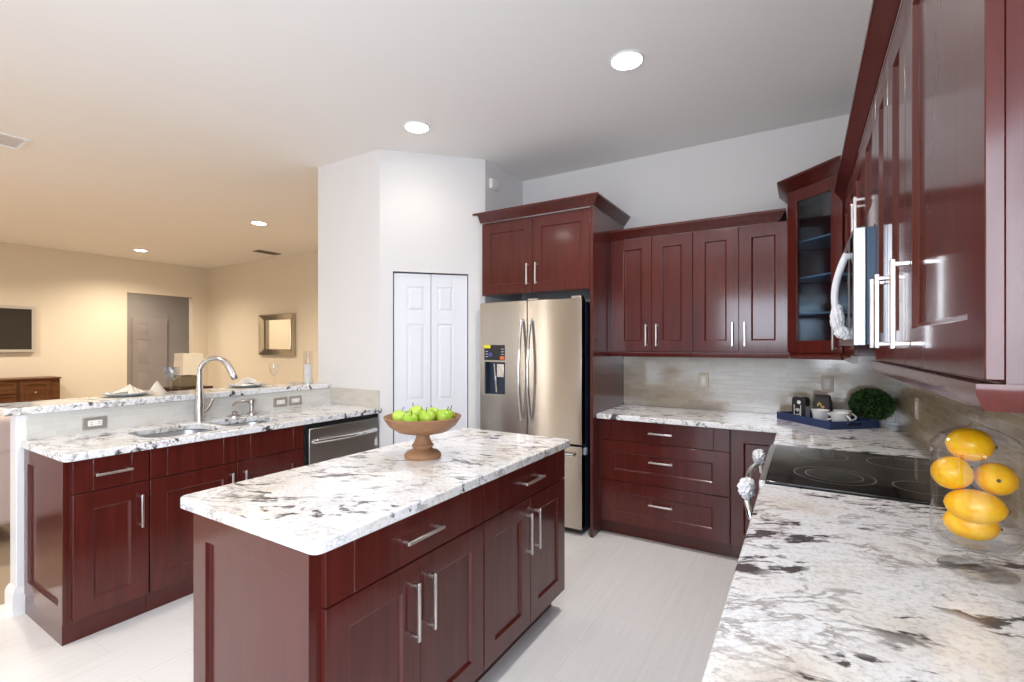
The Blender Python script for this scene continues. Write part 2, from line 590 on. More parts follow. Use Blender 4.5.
# ------------------------------------------------------------------ room shell
XR, YB, ZC = 0.53, 4.03, 3.02          # right wall, back wall, ceiling
XF, YF, YR = -10.6, 5.2, -2.0          # far living wall, living side wall, wall behind the camera
XN, YP = -2.335, 2.755                  # fridge niche wall, wall at the end of the peninsula

sbox('floor_living', M['floor_tan'], -13.6, -3.75, YR - 0.15, YF + 1.5, -0.12, 0.0)
sbox('floor', M['floor'], -3.75, XR + 0.15, YR - 0.15, YF + 1.5, -0.12, 0.0)
sbox('ceiling', M['ceiling'], -13.6, XR + 0.15, YR - 0.15, YF + 1.5, ZC, ZC + 0.12)
WY0, WY1, WZ0, WZ1 = -1.62, 0.12, 1.04, 2.20      # side window beside the camera
struct(MB().box(XR, XR + 0.12, YR, WY0, 0, ZC).box(XR, XR + 0.12, WY1, YB + 0.12, 0, ZC).box(XR, XR + 0.12, WY0, WY1, 0, WZ0).box(XR, XR + 0.12, WY0, WY1, WZ1, ZC).build('wall_right', M['wall']))
w = MB()
for a, b in ((WY0, WY0 + 0.05), ((WY0 + WY1) / 2 - 0.03, (WY0 + WY1) / 2 + 0.03), (WY1 - 0.05, WY1)):
    w.box(XR + 0.04, XR + 0.10, a, b, WZ0, WZ1)
w.box(XR + 0.04, XR + 0.10, WY0 + 0.05, WY1 - 0.05, WZ0, WZ0 + 0.05).box(XR + 0.04, XR + 0.10, WY0 + 0.05, WY1 - 0.05, WZ1 - 0.05, WZ1)
f = struct(w.build('window_3', M['window_frame']))
MB().box(XR + 0.067, XR + 0.073, WY0 + 0.04, WY1 - 0.04, WZ0 + 0.04, WZ1 - 0.04).build('window_glass', M['sky_glass'], f)
sbox('wall_back', M['wall'], -3.62, XR, YB, YB + 0.12, 0, ZC)
sbox('wall_niche', M['wall'], XN - 0.10, XN, 3.388, YB, 0, ZC)
sbox('wall_bar_end', M['wall'], -3.72, -2.939, YP, YP + 0.10, 0, ZC)
sbox('wall_living_return', M['beige'], -3.72, -3.62, YP + 0.10, YF, 0, ZC)
sbox('wall_living_side', M['beige'], XF, -3.62, YF, YF + 0.12, 0, ZC)
# far living wall with the hall opening
OY0, OY1, OZ = 3.806, 4.907, 2.40
struct(MB().box(XF - 0.14, XF, YR, OY0, 0, ZC).box(XF - 0.14, XF, OY1, YF, 0, ZC).box(XF - 0.14, XF, OY0, OY1, OZ, ZC).build('wall_living_far', M['beige']))
HX = -12.4
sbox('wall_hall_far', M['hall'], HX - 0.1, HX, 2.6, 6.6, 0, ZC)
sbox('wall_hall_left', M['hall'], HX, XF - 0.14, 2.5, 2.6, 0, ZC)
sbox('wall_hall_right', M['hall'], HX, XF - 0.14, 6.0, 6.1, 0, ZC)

# wall behind the camera with two sliding door openings and two added narrow slots
D1, D2 = (-3.0, 0.4), (-8.1, -5.1)
struct(MB().box(XF, D2[0], YR - 0.12, YR, 0, ZC).box(D2[1], -4.90, YR - 0.12, YR, 0, ZC).box(-4.76, -4.35, YR - 0.12, YR, 0, ZC).box(-4.21, D1[0], YR - 0.12, YR, 0, ZC)
       .box(-4.90, -4.76, YR - 0.12, YR, 0, 0.18).box(-4.35, -4.21, YR - 0.12, YR, 0, 0.18).box(-4.90, -4.76, YR - 0.12, YR, 2.32, ZC).box(-4.35, -4.21, YR - 0.12, YR, 2.32, ZC).box(D1[1], XR, YR - 0.12, YR, 0, ZC)
       .box(D2[0], D2[1], YR - 0.12, YR, 2.4, ZC).box(D1[0], D1[1], YR - 0.12, YR, 2.30, ZC).build('wall_behind', M['beige']))
for k, (a, b) in enumerate(((-4.90, -4.76), (-4.35, -4.21))):  # narrow slot windows added around the fridge streak lights
    f = struct(MB().box(a, a + 0.015, YR - 0.10, YR - 0.04, 0.18, 2.32).box(b - 0.015, b, YR - 0.10, YR - 0.04, 0.18, 2.32).build('window_%d' % (k + 4), M['window_frame']))
    MB().box(a + 0.01, b - 0.01, YR - 0.073, YR - 0.067, 0.18, 2.32).build('window_glass', M['sky_glass'], f)
for k, (dd, top) in enumerate(((D1, 2.30), (D2, 2.4))):
    mid = (dd[0] + dd[1]) / 2
    w = MB()
    for a, b in ((dd[0], dd[0] + 0.06), (mid - 0.04, mid + 0.04), (dd[1] - 0.06, dd[1])):
        w.box(a, b, YR - 0.10, YR - 0.04, 0, top)
    w.box(dd[0] + 0.06, dd[1] - 0.06, YR - 0.10, YR - 0.04, top - 0.06, top).box(dd[0] + 0.06, dd[1] - 0.06, YR - 0.10, YR - 0.04, 0, 0.06)
    f = struct(w.build('window_%d' % (k + 1), M['window_frame']))
    MB().box(dd[0] + 0.05, dd[1] - 0.05, YR - 0.073, YR - 0.067, 0.05, top - 0.05).build('window_glass', M['sky_glass'], f)

# diagonal pantry wall with bifold door
PA, PB = Vector((-2.939, 2.755, 0)), Vector((XN, 3.385, 0))
pu = (PB - PA).normalized()
PL = (PB - PA).length
prot = atan2(pu.y, pu.x)
d0, d1, dz = 0.105, 0.729, 2.030
pw = MB().box(0, d0, 0, 0.10, 0, ZC).box(d1, PL, 0, 0.10, 0, ZC).box(d0, d1, 0, 0.10, dz, ZC).build('wall_pantry', M['wall'])
struct(pw)
pw.location = PA
pw.rotation_euler = (0, 0, prot)
back = struct(MB().box(d0, d1, 0.07, 0.10, 0, dz).build('door_1_recess', M['gap']))
back.location, back.rotation_euler = PA, (0, 0, prot)

def panel_leaf(x0, x1, z0, z1, y, t, panels, px0, px1):
    """one flat leaf with raised panels sunk in its front (front at y)"""
    b = MB()
    b.box(x0, x1, y + 0.008, y + t, z0, z1)
    # stiles and rails stand proud, panels between
    b.box(x0, px0, y, y + 0.009, z0, z1).box(px1, x1, y, y + 0.009, z0, z1)
    zs = [z0] + [v for p in panels for v in p] + [z1]
    for a, c in zip(zs[::2], zs[1::2]):
        b.box(px0, px1, y, y + 0.009, a, c)
    for a, c in panels:
        i, o = 0.030, 0.006
        b.ring_loft([[(px0 + o, y + 0.009, a + o), (px1 - o, y + 0.009, a + o), (px1 - o, y + 0.009, c - o), (px0 + o, y + 0.009, c - o)],
                     [(px0 + i, y + 0.001, a + i), (px1 - i, y + 0.001, a + i), (px1 - i, y + 0.001, c - i), (px0 + i, y + 0.001, c - i)]])
    return b
door = bpy.data.objects.new('door_1', None)
COL.objects.link(door)
door.location, door.rotation_euler = PA, (0, 0, prot)
struct(door)
rows = [(0.16, 0.80), (0.965, 1.60), (1.705, 1.912)]
panel_leaf(d0 + 0.008, 0.4125, 0.012, dz - 0.012, 0.018, 0.035, rows, 0.217, 0.363).build('door_leaf', M['door_white'], door, bevel=0.0012, smooth=False)
panel_leaf(0.4165, d1 - 0.008, 0.012, dz - 0.012, 0.018, 0.035, rows, 0.467, 0.603).build('door_leaf', M['door_white'], door, bevel=0.0012, smooth=False)

# hall door beyond the opening
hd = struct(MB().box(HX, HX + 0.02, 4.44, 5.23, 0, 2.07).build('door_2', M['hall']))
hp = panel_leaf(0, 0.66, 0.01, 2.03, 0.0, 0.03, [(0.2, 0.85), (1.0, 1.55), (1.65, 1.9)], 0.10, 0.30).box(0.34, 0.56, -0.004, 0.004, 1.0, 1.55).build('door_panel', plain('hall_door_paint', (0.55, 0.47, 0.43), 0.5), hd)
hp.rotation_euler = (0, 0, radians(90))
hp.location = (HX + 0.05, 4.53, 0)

# peninsula half wall, its tile and skirting
sbox('wall_peninsula', M['white_trim'], -3.655, -3.552, 0.79, YP, 0, 1.05, bevel=0.004)
prof = [(0.0, 0.0), (0.017, 0.0), (0.017, 0.105), (0.011, 0.122), (0.004, 0.137), (0.0, 0.137)]

def sweep(b, path, profile, closed=False):
    """profile (out, up) swept along a flat path; out points to the right of travel; mitred corners"""
    P = [Vector((p[0], p[1])) for p in path]
    z0 = path[0][2]
    n = len(P)
    dirs = [(P[i + 1] - P[i]).normalized() for i in range(n - 1)]
    rings = []
    for i in range(n):
        if i == 0:
            d = dirs[0]; off = Vector((d.y, -d.x)); k = 1.0
        elif i == n - 1:
            d = dirs[-1]; off = Vector((d.y, -d.x)); k = 1.0
        else:
            a = Vector((dirs[i - 1].y, -dirs[i - 1].x)); c = Vector((dirs[i].y, -dirs[i].x))
            off = (a + c).normalized(); k = 1.0 / max(0.3, off.dot(a))
        rings.append([(P[i].x + off.x * k * o, P[i].y + off.y * k * o, z0 + u) for o, u in profile])
    b.ring_loft(rings)
    return b
struct(sweep(MB(), [(-3.655, 2.78, 0), (-3.655, 0.79, 0), (-3.552, 0.79, 0), (-3.552, 0.828, 0)], prof).build('baseboard_peninsula', M['white_trim']))
struct(MB().box(XF, XF + 0.016, YR, OY0, 0, 0.13).build('baseboard_living_far', M['white_trim']))
struct(MB().box(XF, -3.73, YF - 0.016, YF, 0, 0.13).build('baseboard_living_side', M['white_trim']))

sbox('wall_tile_bar', M['splash_bar'], -3.552, -3.543, 0.828, YP - 0.001, 0.9145, 1.05)
sbox('wall_tile_bar_end', M['splash_bar_x'], -3.543, -2.939, YP - 0.009, YP, 0.9145, 1.055)
sbox('wall_tile_back', M['splash_x'], -1.322, XR, YB - 0.010, YB, 0.9145, 1.40)
sbox('wall_tile_right', M['splash_y'], XR - 0.010, XR, 0.36, YB - 0.010, 0.9145, 1.46)

# ------------------------------------------------------------------ recessed lights, vents, alarm box
def downlight(x, y, label, power, color, group):
    t = thing('recessed_light', label, 'ceiling light', (x, y, ZC), 0, group)
    MB().lathe_open([(0.082, -0.004), (0.084, -0.008), (0.092, -0.006), (0.095, 0.0)], 40).build('trim_ring', M['white_trim'], t)
    MB().lathe([(0.0, -0.009), (0.05, -0.008), (0.082, -0.005), (0.082, -0.001), (0.0, -0.001)], 36).build('lens', M['lamp'], t)
    d = bpy.data.lights.new('recessed_light_beam', 'SPOT')
    d.energy, d.color = power, color
    d.spot_size, d.spot_blend = radians(150), 0.9
    d.shadow_soft_size = 0.07
    o = bpy.data.objects.new('recessed_light_beam', d)
    COL.objects.link(o)
    o.location = (x, y, ZC - 0.03)
    return t
WARM, COOLW = (1.0, 0.88, 0.70), (1.0, 0.93, 0.85)
G1, G2 = 'recessed lights in the kitchen ceiling', 'recessed lights in the living room ceiling'
downlight(-0.843, 2.62, 'round recessed ceiling light in front of the upper cabinets on the back wall', 95, (1.0, 0.95, 0.92), G1)
downlight(-2.41, 2.62, 'round recessed ceiling light in front of the pantry wall', 9, (1.0, 0.88, 0.74), G1)
downlight(-0.85, 0.55, 'added unseen recessed light above the near end of the island', 13, (1.0, 0.97, 0.94), G1)  # out of view, added to light the near worktop and aisle
downlight(-2.95, 0.40, 'added unseen recessed light above the sink run', 60, (1.0, 0.90, 0.76), G1)  # out of view, put here for a vertical streak on the fridge
downlight(-6.06, 3.60, 'round recessed living room light nearest the grey ceiling vent', 240, WARM, G2)
downlight(-9.49, 3.60, 'round recessed living room light nearest the hall opening', 240, WARM, G2)
downlight(-6.06, 1.0, 'added unseen living room light above the sofa', 240, WARM, G2)  # unseen lamp added to brighten the living room
downlight(-9.49, 1.0, 'added unseen living room light above the sideboard', 240, WARM, G2)  # another unseen lamp added for living room brightness
downlight(-7.8, -0.9, 'added unseen living room light near the rear glass door', 240, WARM, G2)  # added behind the view, more light for the living room

downlight(-11.55, 4.3, 'added unseen recessed light in the hall beyond the opening', 85, (1.0, 0.86, 0.72), None)  # hidden lamp added to brighten the hall

def ceiling_vent(x, y, w, l, mat, label):
    t = thing('ceiling_vent', label, 'vent', (x, y, ZC))
    b = MB().box(-w / 2, w / 2, -l / 2, -l / 2 + 0.025, -0.012, 0).box(-w / 2, w / 2, l / 2 - 0.025, l / 2, -0.012, 0)
    b.box(-w / 2, -w / 2 + 0.025, -l / 2 + 0.025, l / 2 - 0.025, -0.012, 0).box(w / 2 - 0.025, w / 2, -l / 2 + 0.025, l / 2 - 0.025, -0.012, 0)
    b.build('frame', mat, t)
    s = MB()
    n = 7
    for i in range(n):
        x0 = -w / 2 + 0.03 + (w - 0.06) * i / n
        s.prism([(x0, -0.003), (x0 + 0.006, -0.003), (x0 + 0.006 + (w - 0.06) / n * 0.7, -0.0055), (x0 + (w - 0.06) / n * 0.7, -0.0055)], -l / 2 + 0.025, l / 2 - 0.025, 'y')
    s.build('louvres', mat, t)
    MB().box(-w / 2 + 0.02, w / 2 - 0.02, -l / 2 + 0.02, l / 2 - 0.02, -0.0025, 0).build('backing', M['gap'] if mat is M['vent'] else mat, t)
ceiling_vent(-7.84, 4.80, 0.18, 0.40, M['vent'], 'small grey ceiling vent in the living room')
ceiling_vent(-5.30, 1.00, 0.34, 0.46, M['white_trim'], 'white ceiling vent above the sofa')

t = thing('alarm_siren', 'small white alarm box high on the wall beside the fridge cabinet', 'alarm box', (XN, 3.50, 2.79))
MB().box(0.0, 0.035, -0.055, 0.055, 0.0, 0.085).build('housing', M['white_plastic'], t, bevel=0.006)
MB().box(0.034, 0.038, -0.040, 0.040, 0.018, 0.068).build('front_cover', M['white_plastic'], t, bevel=0.002)

# ------------------------------------------------------------------ cabinet builders (local: x along width, front faces -y, z up)
def bar_pull(parent, x, z, length, vertical=False, out=0.030, w=0.011, mat=None, y=-0.020):
    b = MB()
    h = length / 2
    e = 0.012
    if vertical:
        b.box(x - w / 2, x + w / 2, y - out - w * 0.5, y - out + w * 0.5, z - h, z + h)
        for s in (-1, 1):
            c = z + s * (h - e)
            b.box(x - w / 2, x + w / 2, y - out, y + 0.001, c - w / 2, c + w / 2)
    else:
        b.box(x - h, x + h, y - out - w * 0.5, y - out + w * 0.5, z - w / 2, z + w / 2)
        for s in (-1, 1):
            c = x + s * (h - e)
            b.box(c - w / 2, c + w / 2, y - out, y + 0.001, z - w / 2, z + w / 2)
    return b.build('handle', mat or M['pull'], parent, bevel=0.0022)

def shaker(b, x0, x1, z0, z1, stile=0.078, rail=0.082, t=0.02, depth=0.011, chamfer=0.008, y=-0.020):
    """frame and flat sunk panel, front face at y, back at y + t"""
    xs = ((x0, x1, z0, z1), (x0 + stile, x1 - stile, z0 + rail, z1 - rail))
    def R(x0, x1, z0, z1, yy):
        return [(x0, yy, z0), (x1, yy, z0), (x1, yy, z1), (x0, yy, z1)]
    o, i = xs
    p = (i[0] + chamfer, i[1] - chamfer, i[2] + chamfer, i[3] - chamfer)
    b.ring_loft([R(*o, y + t), R(*o, y), R(*i, y), R(*p, y + depth)])
    return b

def door(parent, x0, x1, z0, z1, handle=None, hz=None, hl=0.16, mat=None, name='door', stile=0.078, rail=0.082, hin=0.038):
    d = shaker(MB(), x0, x1, z0, z1, stile, rail).build(name, mat or M['cherry'], parent, bevel=0.0016)
    if handle:
        hx = x0 + hin if handle == 'l' else x1 - hin
        bar_pull(d, hx, hz, hl, True)
    return d

def slab_drawer(parent, x0, x1, z0, z1, handle=None, stile=0.080, mat=None, y=-0.020, name='drawer'):
    """flat front with the joint lines of its end stiles cut as fine grooves"""
    g = 0.0018
    pts = [(x0, y + 0.02), (x0, y)]
    for gx in (x0 + stile, x1 - stile):
        pts += [(gx - g, y), (gx, y + 0.0022), (gx + g, y)]
    pts += [(x1, y), (x1, y + 0.02)]
    d = MB().prism(pts, z0, z1, 'z').build(name, mat or M['cherry'], parent, bevel=0.001)
    if handle:
        bar_pull(d, (x0 + x1) / 2, (z0 + z1) / 2 + 0.0, handle)
    return d

BTOP, TOE = 0.876, 0.105
def carcass(parent, w, depth, z0, z1, toe=True, toe_in=0.045, mat=None):
    b = MB()
    if toe:
        b.box(0, w, 0, depth, TOE, z1)
        MB().box(0.0, w, toe_in, depth, 0, TOE).build('plinth', M['cherry_side'], parent)
    else:
        b.box(0, w, 0, depth, z0, z1)
    return b.build('body', mat or M['cherry_side'], parent)

R90 = radians(90)

# ------------------------------------------------------------------ peninsula run (fronts face +x)
PX = -2.965
t = thing('base_cabinet', 'narrow dark cherry base cabinet at the open end of the sink run', 'cabinet', (PX, 0.832, 0), R90)
carcass(t, 0.322, 0.575, 0, BTOP, toe_in=0.022)
slab_drawer(t, 0.014, 0.320, 0.715, 0.870, 0.15, 0.075)
door(t, 0.014, 0.320, 0.112, 0.709, 'r', 0.565, 0.17, stile=0.078)
# framed end panel facing the room's open side (-y)
ep = MB()
shaker(ep, 0.0, 0.555, 0.105, BTOP, 0.055, 0.075, 0.018, 0.013, 0.003, y=-0.018)
e = ep.build('end_panel', M['cherry_side'], t, bevel=0.0012)
e.rotation_euler = (0, 0, -R90)
e.location = (0, 0.557, 0)
e2 = MB().box(0.0, 0.535, -0.014, 0.004, 0.0, 0.105).build('end_plinth', M['cherry_side'], t)
e2.rotation_euler = (0, 0, -R90)
e2.location = (0, 0.557, 0)

t = thing('sink_cabinet', 'wide dark cherry sink base cabinet with two false fronts and two doors', 'cabinet', (PX, 1.156, 0), R90)
carcass(t, 0.914, 0.575, 0, 0.690, toe_in=0.022)
MB().box(0, 0.018, 0, 0.575, 0.690, BTOP).box(0.896, 0.914, 0, 0.575, 0.690, BTOP).box(0.018, 0.896, 0, 0.018, 0.690, BTOP).build('side_frame', M['cherry_side'], t)
slab_drawer(t, 0.003, 0.4555, 0.715, 0.870, None, 0.080, name='false_front')
slab_drawer(t, 0.4585, 0.911, 0.715, 0.870, None, 0.080, name='false_front')
door(t, 0.003, 0.4555, 0.112, 0.709, 'r', 0.575, 0.16)
door(t, 0.4585, 0.911, 0.112, 0.709, 'l', 0.575, 0.16)

t = thing('dishwasher', 'stainless steel dishwasher with a curved bar handle under the counter', 'dishwasher', (PX, 2.082, 0), R90)
MB().box(0.0, 0.655, 0.0, 0.57, 0.10, 0.868).build('body', M['black'], t)
MB().box(0.0, 0.64, 0.02, 0.57, 0, 0.10).build('kick_plate', M['black'], t)
dw = MB().box(0.022, 0.655, -0.030, -0.001, 0.115, 0.838).build('door', M['steel_dw'], t, bevel=0.004)
pts = [(0.055 + 0.565 * k / 16, -0.036 - 0.030 * sin(pi * k / 16), 0.745) for k in range(17)]
MB().tube([(0.055, -0.029, 0.745)] + pts + [(0.620, -0.029, 0.745)], 0.017, 12).build('handle', M['chrome'], dw)
MB().prism([(0.615, 0.62), (0.643, 0.62), (0.643, 0.66), (0.632, 0.69), (0.622, 0.665), (0.615, 0.66)], -0.0312, -0.0302, 'y').build('sticker', M['white_plastic'], dw)
MB().box(0.655, 0.672, -0.006, 0.0, 0.0, BTOP).build('filler_strip', M['cherry_side'], t)

# worktop with sink cut-out
def slab_with_holes(outer, loops, z0, z1):
    """flat slab with rounded cut-outs"""
    b = MB()
    bm = b.bm
    both = []
    for z in (z0, z1):
        rings = [[bm.verts.new((x, y, z)) for x, y in lp] for lp in [outer] + loops]
        edges = []
        for r in rings:
            edges += [bm.edges.new((r[i], r[(i + 1) % len(r)])) for i in range(len(r))]
        bmesh.ops.triangle_fill(bm, use_beauty=True, use_dissolve=False, edges=edges)
        both.append(rings)
    for lo, hi in zip(*both):
        for i in range(len(lo)):
            j = (i + 1) % len(lo)
            b.face([lo[i], lo[j], hi[j], hi[i]])
    return b
BOWLS = [(-3.402, -3.004, 1.195, 1.600, 0.11, 0.705), (-3.372, -3.020, 1.632, 1.985, 0.10, 0.73)]
PEN = [(-3.552, 0.806), (-2.935, 0.806), (-2.921, 0.812), (-2.915, 0.826), (-2.915, YP - 0.001), (-3.552, YP - 0.001)]
o = slab_with_holes(PEN, [rounded_rect(x0, x1, y0, y1, r, 6) for x0, x1, y0, y1, r, zb in BOWLS], BTOP, 0.914).build('peninsula_worktop', M['granite'], bevel=0.005, segs=2)
tag(o, 'white granite worktop of the sink run with brown and black veins', 'worktop')

t = thing('kitchen_sink', 'stainless steel double bowl undermount sink set in the granite', 'sink', (0, 0, 0))
for x0, x1, y0, y1, r, zb in BOWLS:
    rings = []
    for z, ins, rr in ((0.8755, -0.014, r + 0.014), (0.8755, 0.003, r), (zb + 0.035, 0.010, r), (zb + 0.008, 0.024, r - 0.012), (zb, 0.055, r - 0.035)):
        rings.append([(a, c, z) for a, c in rounded_rect(x0 + ins, x1 - ins, y0 + ins, y1 - ins, rr, 6)])
    o = MB().ring_loft(rings, False, True).build('bowl', M['steel_plain'], t)
    sd = o.modifiers.new('solid', 'SOLIDIFY'); sd.thickness = 0.0012
    MB().lathe([(0, 0.0), (0.042, 0.0), (0.042, 0.003), (0.030, 0.004), (0, 0.002)], 24, ((x0 + x1) / 2, (y0 + y1) / 2, zb)).build('drain', M['nickel'], o)

t = thing('kitchen_faucet', 'tall brushed nickel gooseneck faucet behind the sink', 'faucet', (-3.47, 1.650, 0.914), radians(37))
pts = [(0, 0, 0.0), (0, 0, 0.006), (0, 0, 0.03), (0, 0, 0.08), (0, 0, 0.13), (0, 0, 0.19), (0, 0, 0.25), (0, 0, 0.30)]
rad = [0.034, 0.034, 0.031, 0.032, 0.030, 0.024, 0.018, 0.0165]
R_ = 0.098
for k in range(1, 15):
    a = pi - k * radians(158) / 14
    pts.append((R_ + R_ * cos(a), 0, 0.32 + R_ * sin(a) * 1.02))
    rad.append(0.0155 if k < 9 else 0.0155 + 0.0055 * (k - 8) / 6)
last = Vector(pts[-1])
dirn = (Vector(pts[-1]) - Vector(pts[-2])).normalized()
for k, r_ in ((0.03, 0.0215), (0.06, 0.0225), (0.085, 0.0215), (0.09, 0.018)):
    pts.append(tuple(last + dirn * k)); rad.append(r_)
MB().tube(pts, rad, 20).build('spout', M['nickel'], t)
lv = MB().tube([(0.004, 0.012, 0.050), (0.010, 0.038, 0.060), (0.018, 0.058, 0.088), (0.026, 0.074, 0.128), (0.030, 0.080, 0.142)], [0.017, 0.017, 0.014, 0.011, 0.007], 14).build('lever', M['nickel'], t)
lv.rotation_euler = (0, 0, radians(-20))

t = thing('soap_dispenser', 'small nickel soap dispenser with a swan spout right of the faucet', 'soap dispenser', (-3.475, 2.01, 0.914), radians(-95))
t.scale = (1.3, 1.3, 1.3)
MB().lathe([(0, 0), (0.024, 0), (0.024, 0.008), (0.014, 0.014), (0.013, 0.055), (0.020, 0.060), (0.020, 0.082), (0.012, 0.088), (0, 0.088)], 24).build('pump', M['nickel'], t)
MB().tube([(0, 0, 0.075), (0.04, 0, 0.080), (0.085, 0, 0.074), (0.105, 0, 0.060)], [0.010, 0.009, 0.008, 0.007], 12).build('spout', M['nickel'], t)
t = thing('sink_button', 'low round nickel air switch button between the faucet and the soap dispenser', 'switch', (-3.465, 1.880, 0.914))
MB().lathe([(0, 0), (0.044, 0), (0.044, 0.006), (0.030, 0.014), (0.020, 0.018), (0, 0.018)], 28).build('collar', M['nickel'], t)
MB().lathe([(0, 0.017), (0.018, 0.017), (0.019, 0.034), (0.012, 0.040), (0, 0.041)], 24).build('button', M['nickel'], t)

# bar top
o = MB().box(-3.90, -3.532, 0.745, YP - 0.002, 1.051, 1.091).build('bar_worktop', M['granite'], bevel=0.006, segs=3)
tag(o, 'raised white granite bar top behind the sink', 'worktop')

# ------------------------------------------------------------------ wall outlets
def outlet(loc, rotz, label, horizontal, plate, w=0.115, h=0.072, group=None, y=0.0):
    t = thing('wall_outlet', label, 'outlet', loc, rotz, group)
    if not horizontal:
        w, h = h, w
    pl = MB().box(-w / 2, w / 2, -0.006, 0.0, -h / 2, h / 2).build('plate', plate, t, bevel=0.003)
    a, c = (0.034, 0.017) if horizontal else (0.017, 0.034)
    fc = MB().box(-a, a, -0.009, -0.005, -c, c).build('socket_face', M['white_plastic'], t, bevel=0.002)
    for k in (-1, 1):
        for q in (-1, 1):
            s = MB()
            cx, cz = (k * 0.018, q * 0.006) if horizontal else (q * 0.006, k * 0.018)
            if horizontal:
                s.box(cx - 0.005, cx + 0.005, -0.0096, -0.0088, cz - 0.001, cz + 0.001)
            else:
                s.box(cx - 0.001, cx + 0.001, -0.0096, -0.0088, cz - 0.005, cz + 0.005)
            s.build('slot', M['outlet_slot'], fc, smooth=False)
    return t
GO = 'steel framed outlets on the bar tile'
outlet((-3.543, 1.116, 0.967), R90, 'steel framed outlet on the bar tile near its open end', True, M['outlet_steel'], group=GO)
outlet((-3.543, 2.278, 0.972), R90, 'steel framed outlet right of the soap dispenser, nearer the sink of the pair', True, M['outlet_steel'], group=GO)
outlet((-3.543, 2.409, 0.972), R90, 'steel framed outlet right of the soap dispenser, nearer the white wall of the pair', True, M['outlet_steel'], group=GO)
outlet((-0.672, YB - 0.010, 1.145), 0, 'beige outlet on the back tile under the paired upper cabinets', False, M['beige_plastic'])
outlet((0.146, YB - 0.010, 1.150), 0, 'beige outlet on the back tile behind the black coffee packet', False, M['beige_plastic'])
outlet((XR - 0.010, 3.29, 1.085), -R90, 'beige outlet on the right tile beside the round green plant', False, M['beige_plastic'])

# ------------------------------------------------------------------ island
IX, IY = -1.112, 0.815
for k, (lab) in enumerate(('dark cherry island cabinet at the near end with one drawer and two doors', 'dark cherry island cabinet at the fridge end with one drawer and two doors')):
    t = thing('island_cabinet', lab, 'cabinet', (IX, IY + 0.762 * k, 0), R90, 'island cabinets')
    w = 0.759
    carcass(t, 0.760, 0.60, 0, BTOP, toe_in=0.06)
    x0 = 0.018 if k == 0 else 0.003
    slab_drawer(t, x0, w - 0.001, 0.715, 0.870, 0.18, 0.095)
    mid = (x0 + w) / 2
    door(t, x0, mid - 0.0015, 0.112, 0.709, 'r', 0.555, 0.19)
    door(t, mid + 0.0015, w - 0.001, 0.112, 0.709, 'l', 0.555, 0.19)
    if k == 0:
        ep = MB()
        shaker(ep, 0.0, 0.60, 0.0, BTOP, 0.075, 0.085, 0.02, 0.014, 0.003, y=-0.020)
        e = ep.build('end_panel', M['cherry_side'], t, bevel=0.0012)
        e.rotation_euler = (0, 0, -R90)
        e.location = (0.0, 0.60, 0)
    else:
        MB().box(0.760, 0.775, 0.0, 0.60, 0.105, BTOP).build('end_panel', M['cherry_side'], t)
iw = MB().prism(rounded_rect(-1.795, -1.066, 0.782, 2.368, 0.03), BTOP, 0.914).build('island_worktop', M['granite'], bevel=0.006, segs=3)
tag(iw, 'white granite island worktop under the wooden fruit bowl', 'worktop')

# fruit bowl and apples
BX, BY = -1.474, 1.640
t = thing('fruit_bowl', 'turned wooden pedestal bowl holding green apples on the island', 'bowl', (BX, BY, 0.914))
prof = [(0, 0), (0.080, 0), (0.083, 0.008), (0.081, 0.018), (0.068, 0.030), (0.046, 0.036), (0.041, 0.040), (0.048, 0.050), (0.049, 0.058), (0.039, 0.068), (0.031, 0.090), (0.029, 0.104), (0.040, 0.109)]
MB().lathe(prof, 40).build('pedestal', M['bowl_wood'], t)
MB().lathe([(0, 0.108), (0.060, 0.108), (0.112, 0.120), (0.150, 0.146), (0.172, 0.180), (0.175, 0.186), (0.171, 0.188), (0.145, 0.156), (0.108, 0.132), (0.055, 0.120), (0, 0.118)], 48).build('dish', M['bowl_wood'], t)
def apple_shape(r):
    pr = []
    for i in range(17):
        a = pi * i / 16
        rr = r * sin(a) * (1.0 + 0.10 * cos(a) * -1)
        z = -r * 0.92 * cos(a)
        if i in (0, 16):
            rr = 0
        if i == 16: z = r * 0.70
        if i == 15: z = r * 0.84
        if i == 0: z = -r * 0.80
        pr.append((rr, z))
    return MB().lathe(pr, 20)
apples = [(-0.103, -0.005, 0.180, 'green apple at the rim of the bowl nearest the dishwasher'),
          (-0.046, -0.052, 0.174, 'pale green apple at the front of the bowl with its side to the sink'),
          (-0.036, 0.025, 0.196, 'green apple with a tall upright stem in the middle of the bowl'),
          (0.024, -0.030, 0.186, 'bright green apple in the front middle of the bowl'),
          (0.098, -0.010, 0.184, 'yellowish green apple on the fridge side of the bowl'),
          (0.036, 0.055, 0.184, 'green apple at the back of the bowl towards the fridge'),
          (0.106, 0.062, 0.180, 'small green apple half hidden at the fridge side rim of the bowl')]
ca, sa = cos(radians(31.4)), sin(radians(31.4))
for i, (ax, ay, az, lab) in enumerate(apples):
    gx, gy = ax * ca - ay * sa, ax * sa + ay * ca
    t = thing('green_apple', lab, 'apple', (BX + gx, BY + gy, 0.914 + az), random.random() * 6, 'green apples in the wooden bowl')
    t.rotation_euler = (random.uniform(-0.5, 0.5), random.uniform(-0.5, 0.5), random.random() * 6)
    apple_shape(0.0365 if i < 6 else 0.032).build('flesh', M['apple'], t)
    MB().tube([(0, 0, 0.026), (0.002, 0, 0.038), (0.006, 0, 0.050)], [0.0018, 0.0016, 0.002], 6).build('stem', M['stem'], t)

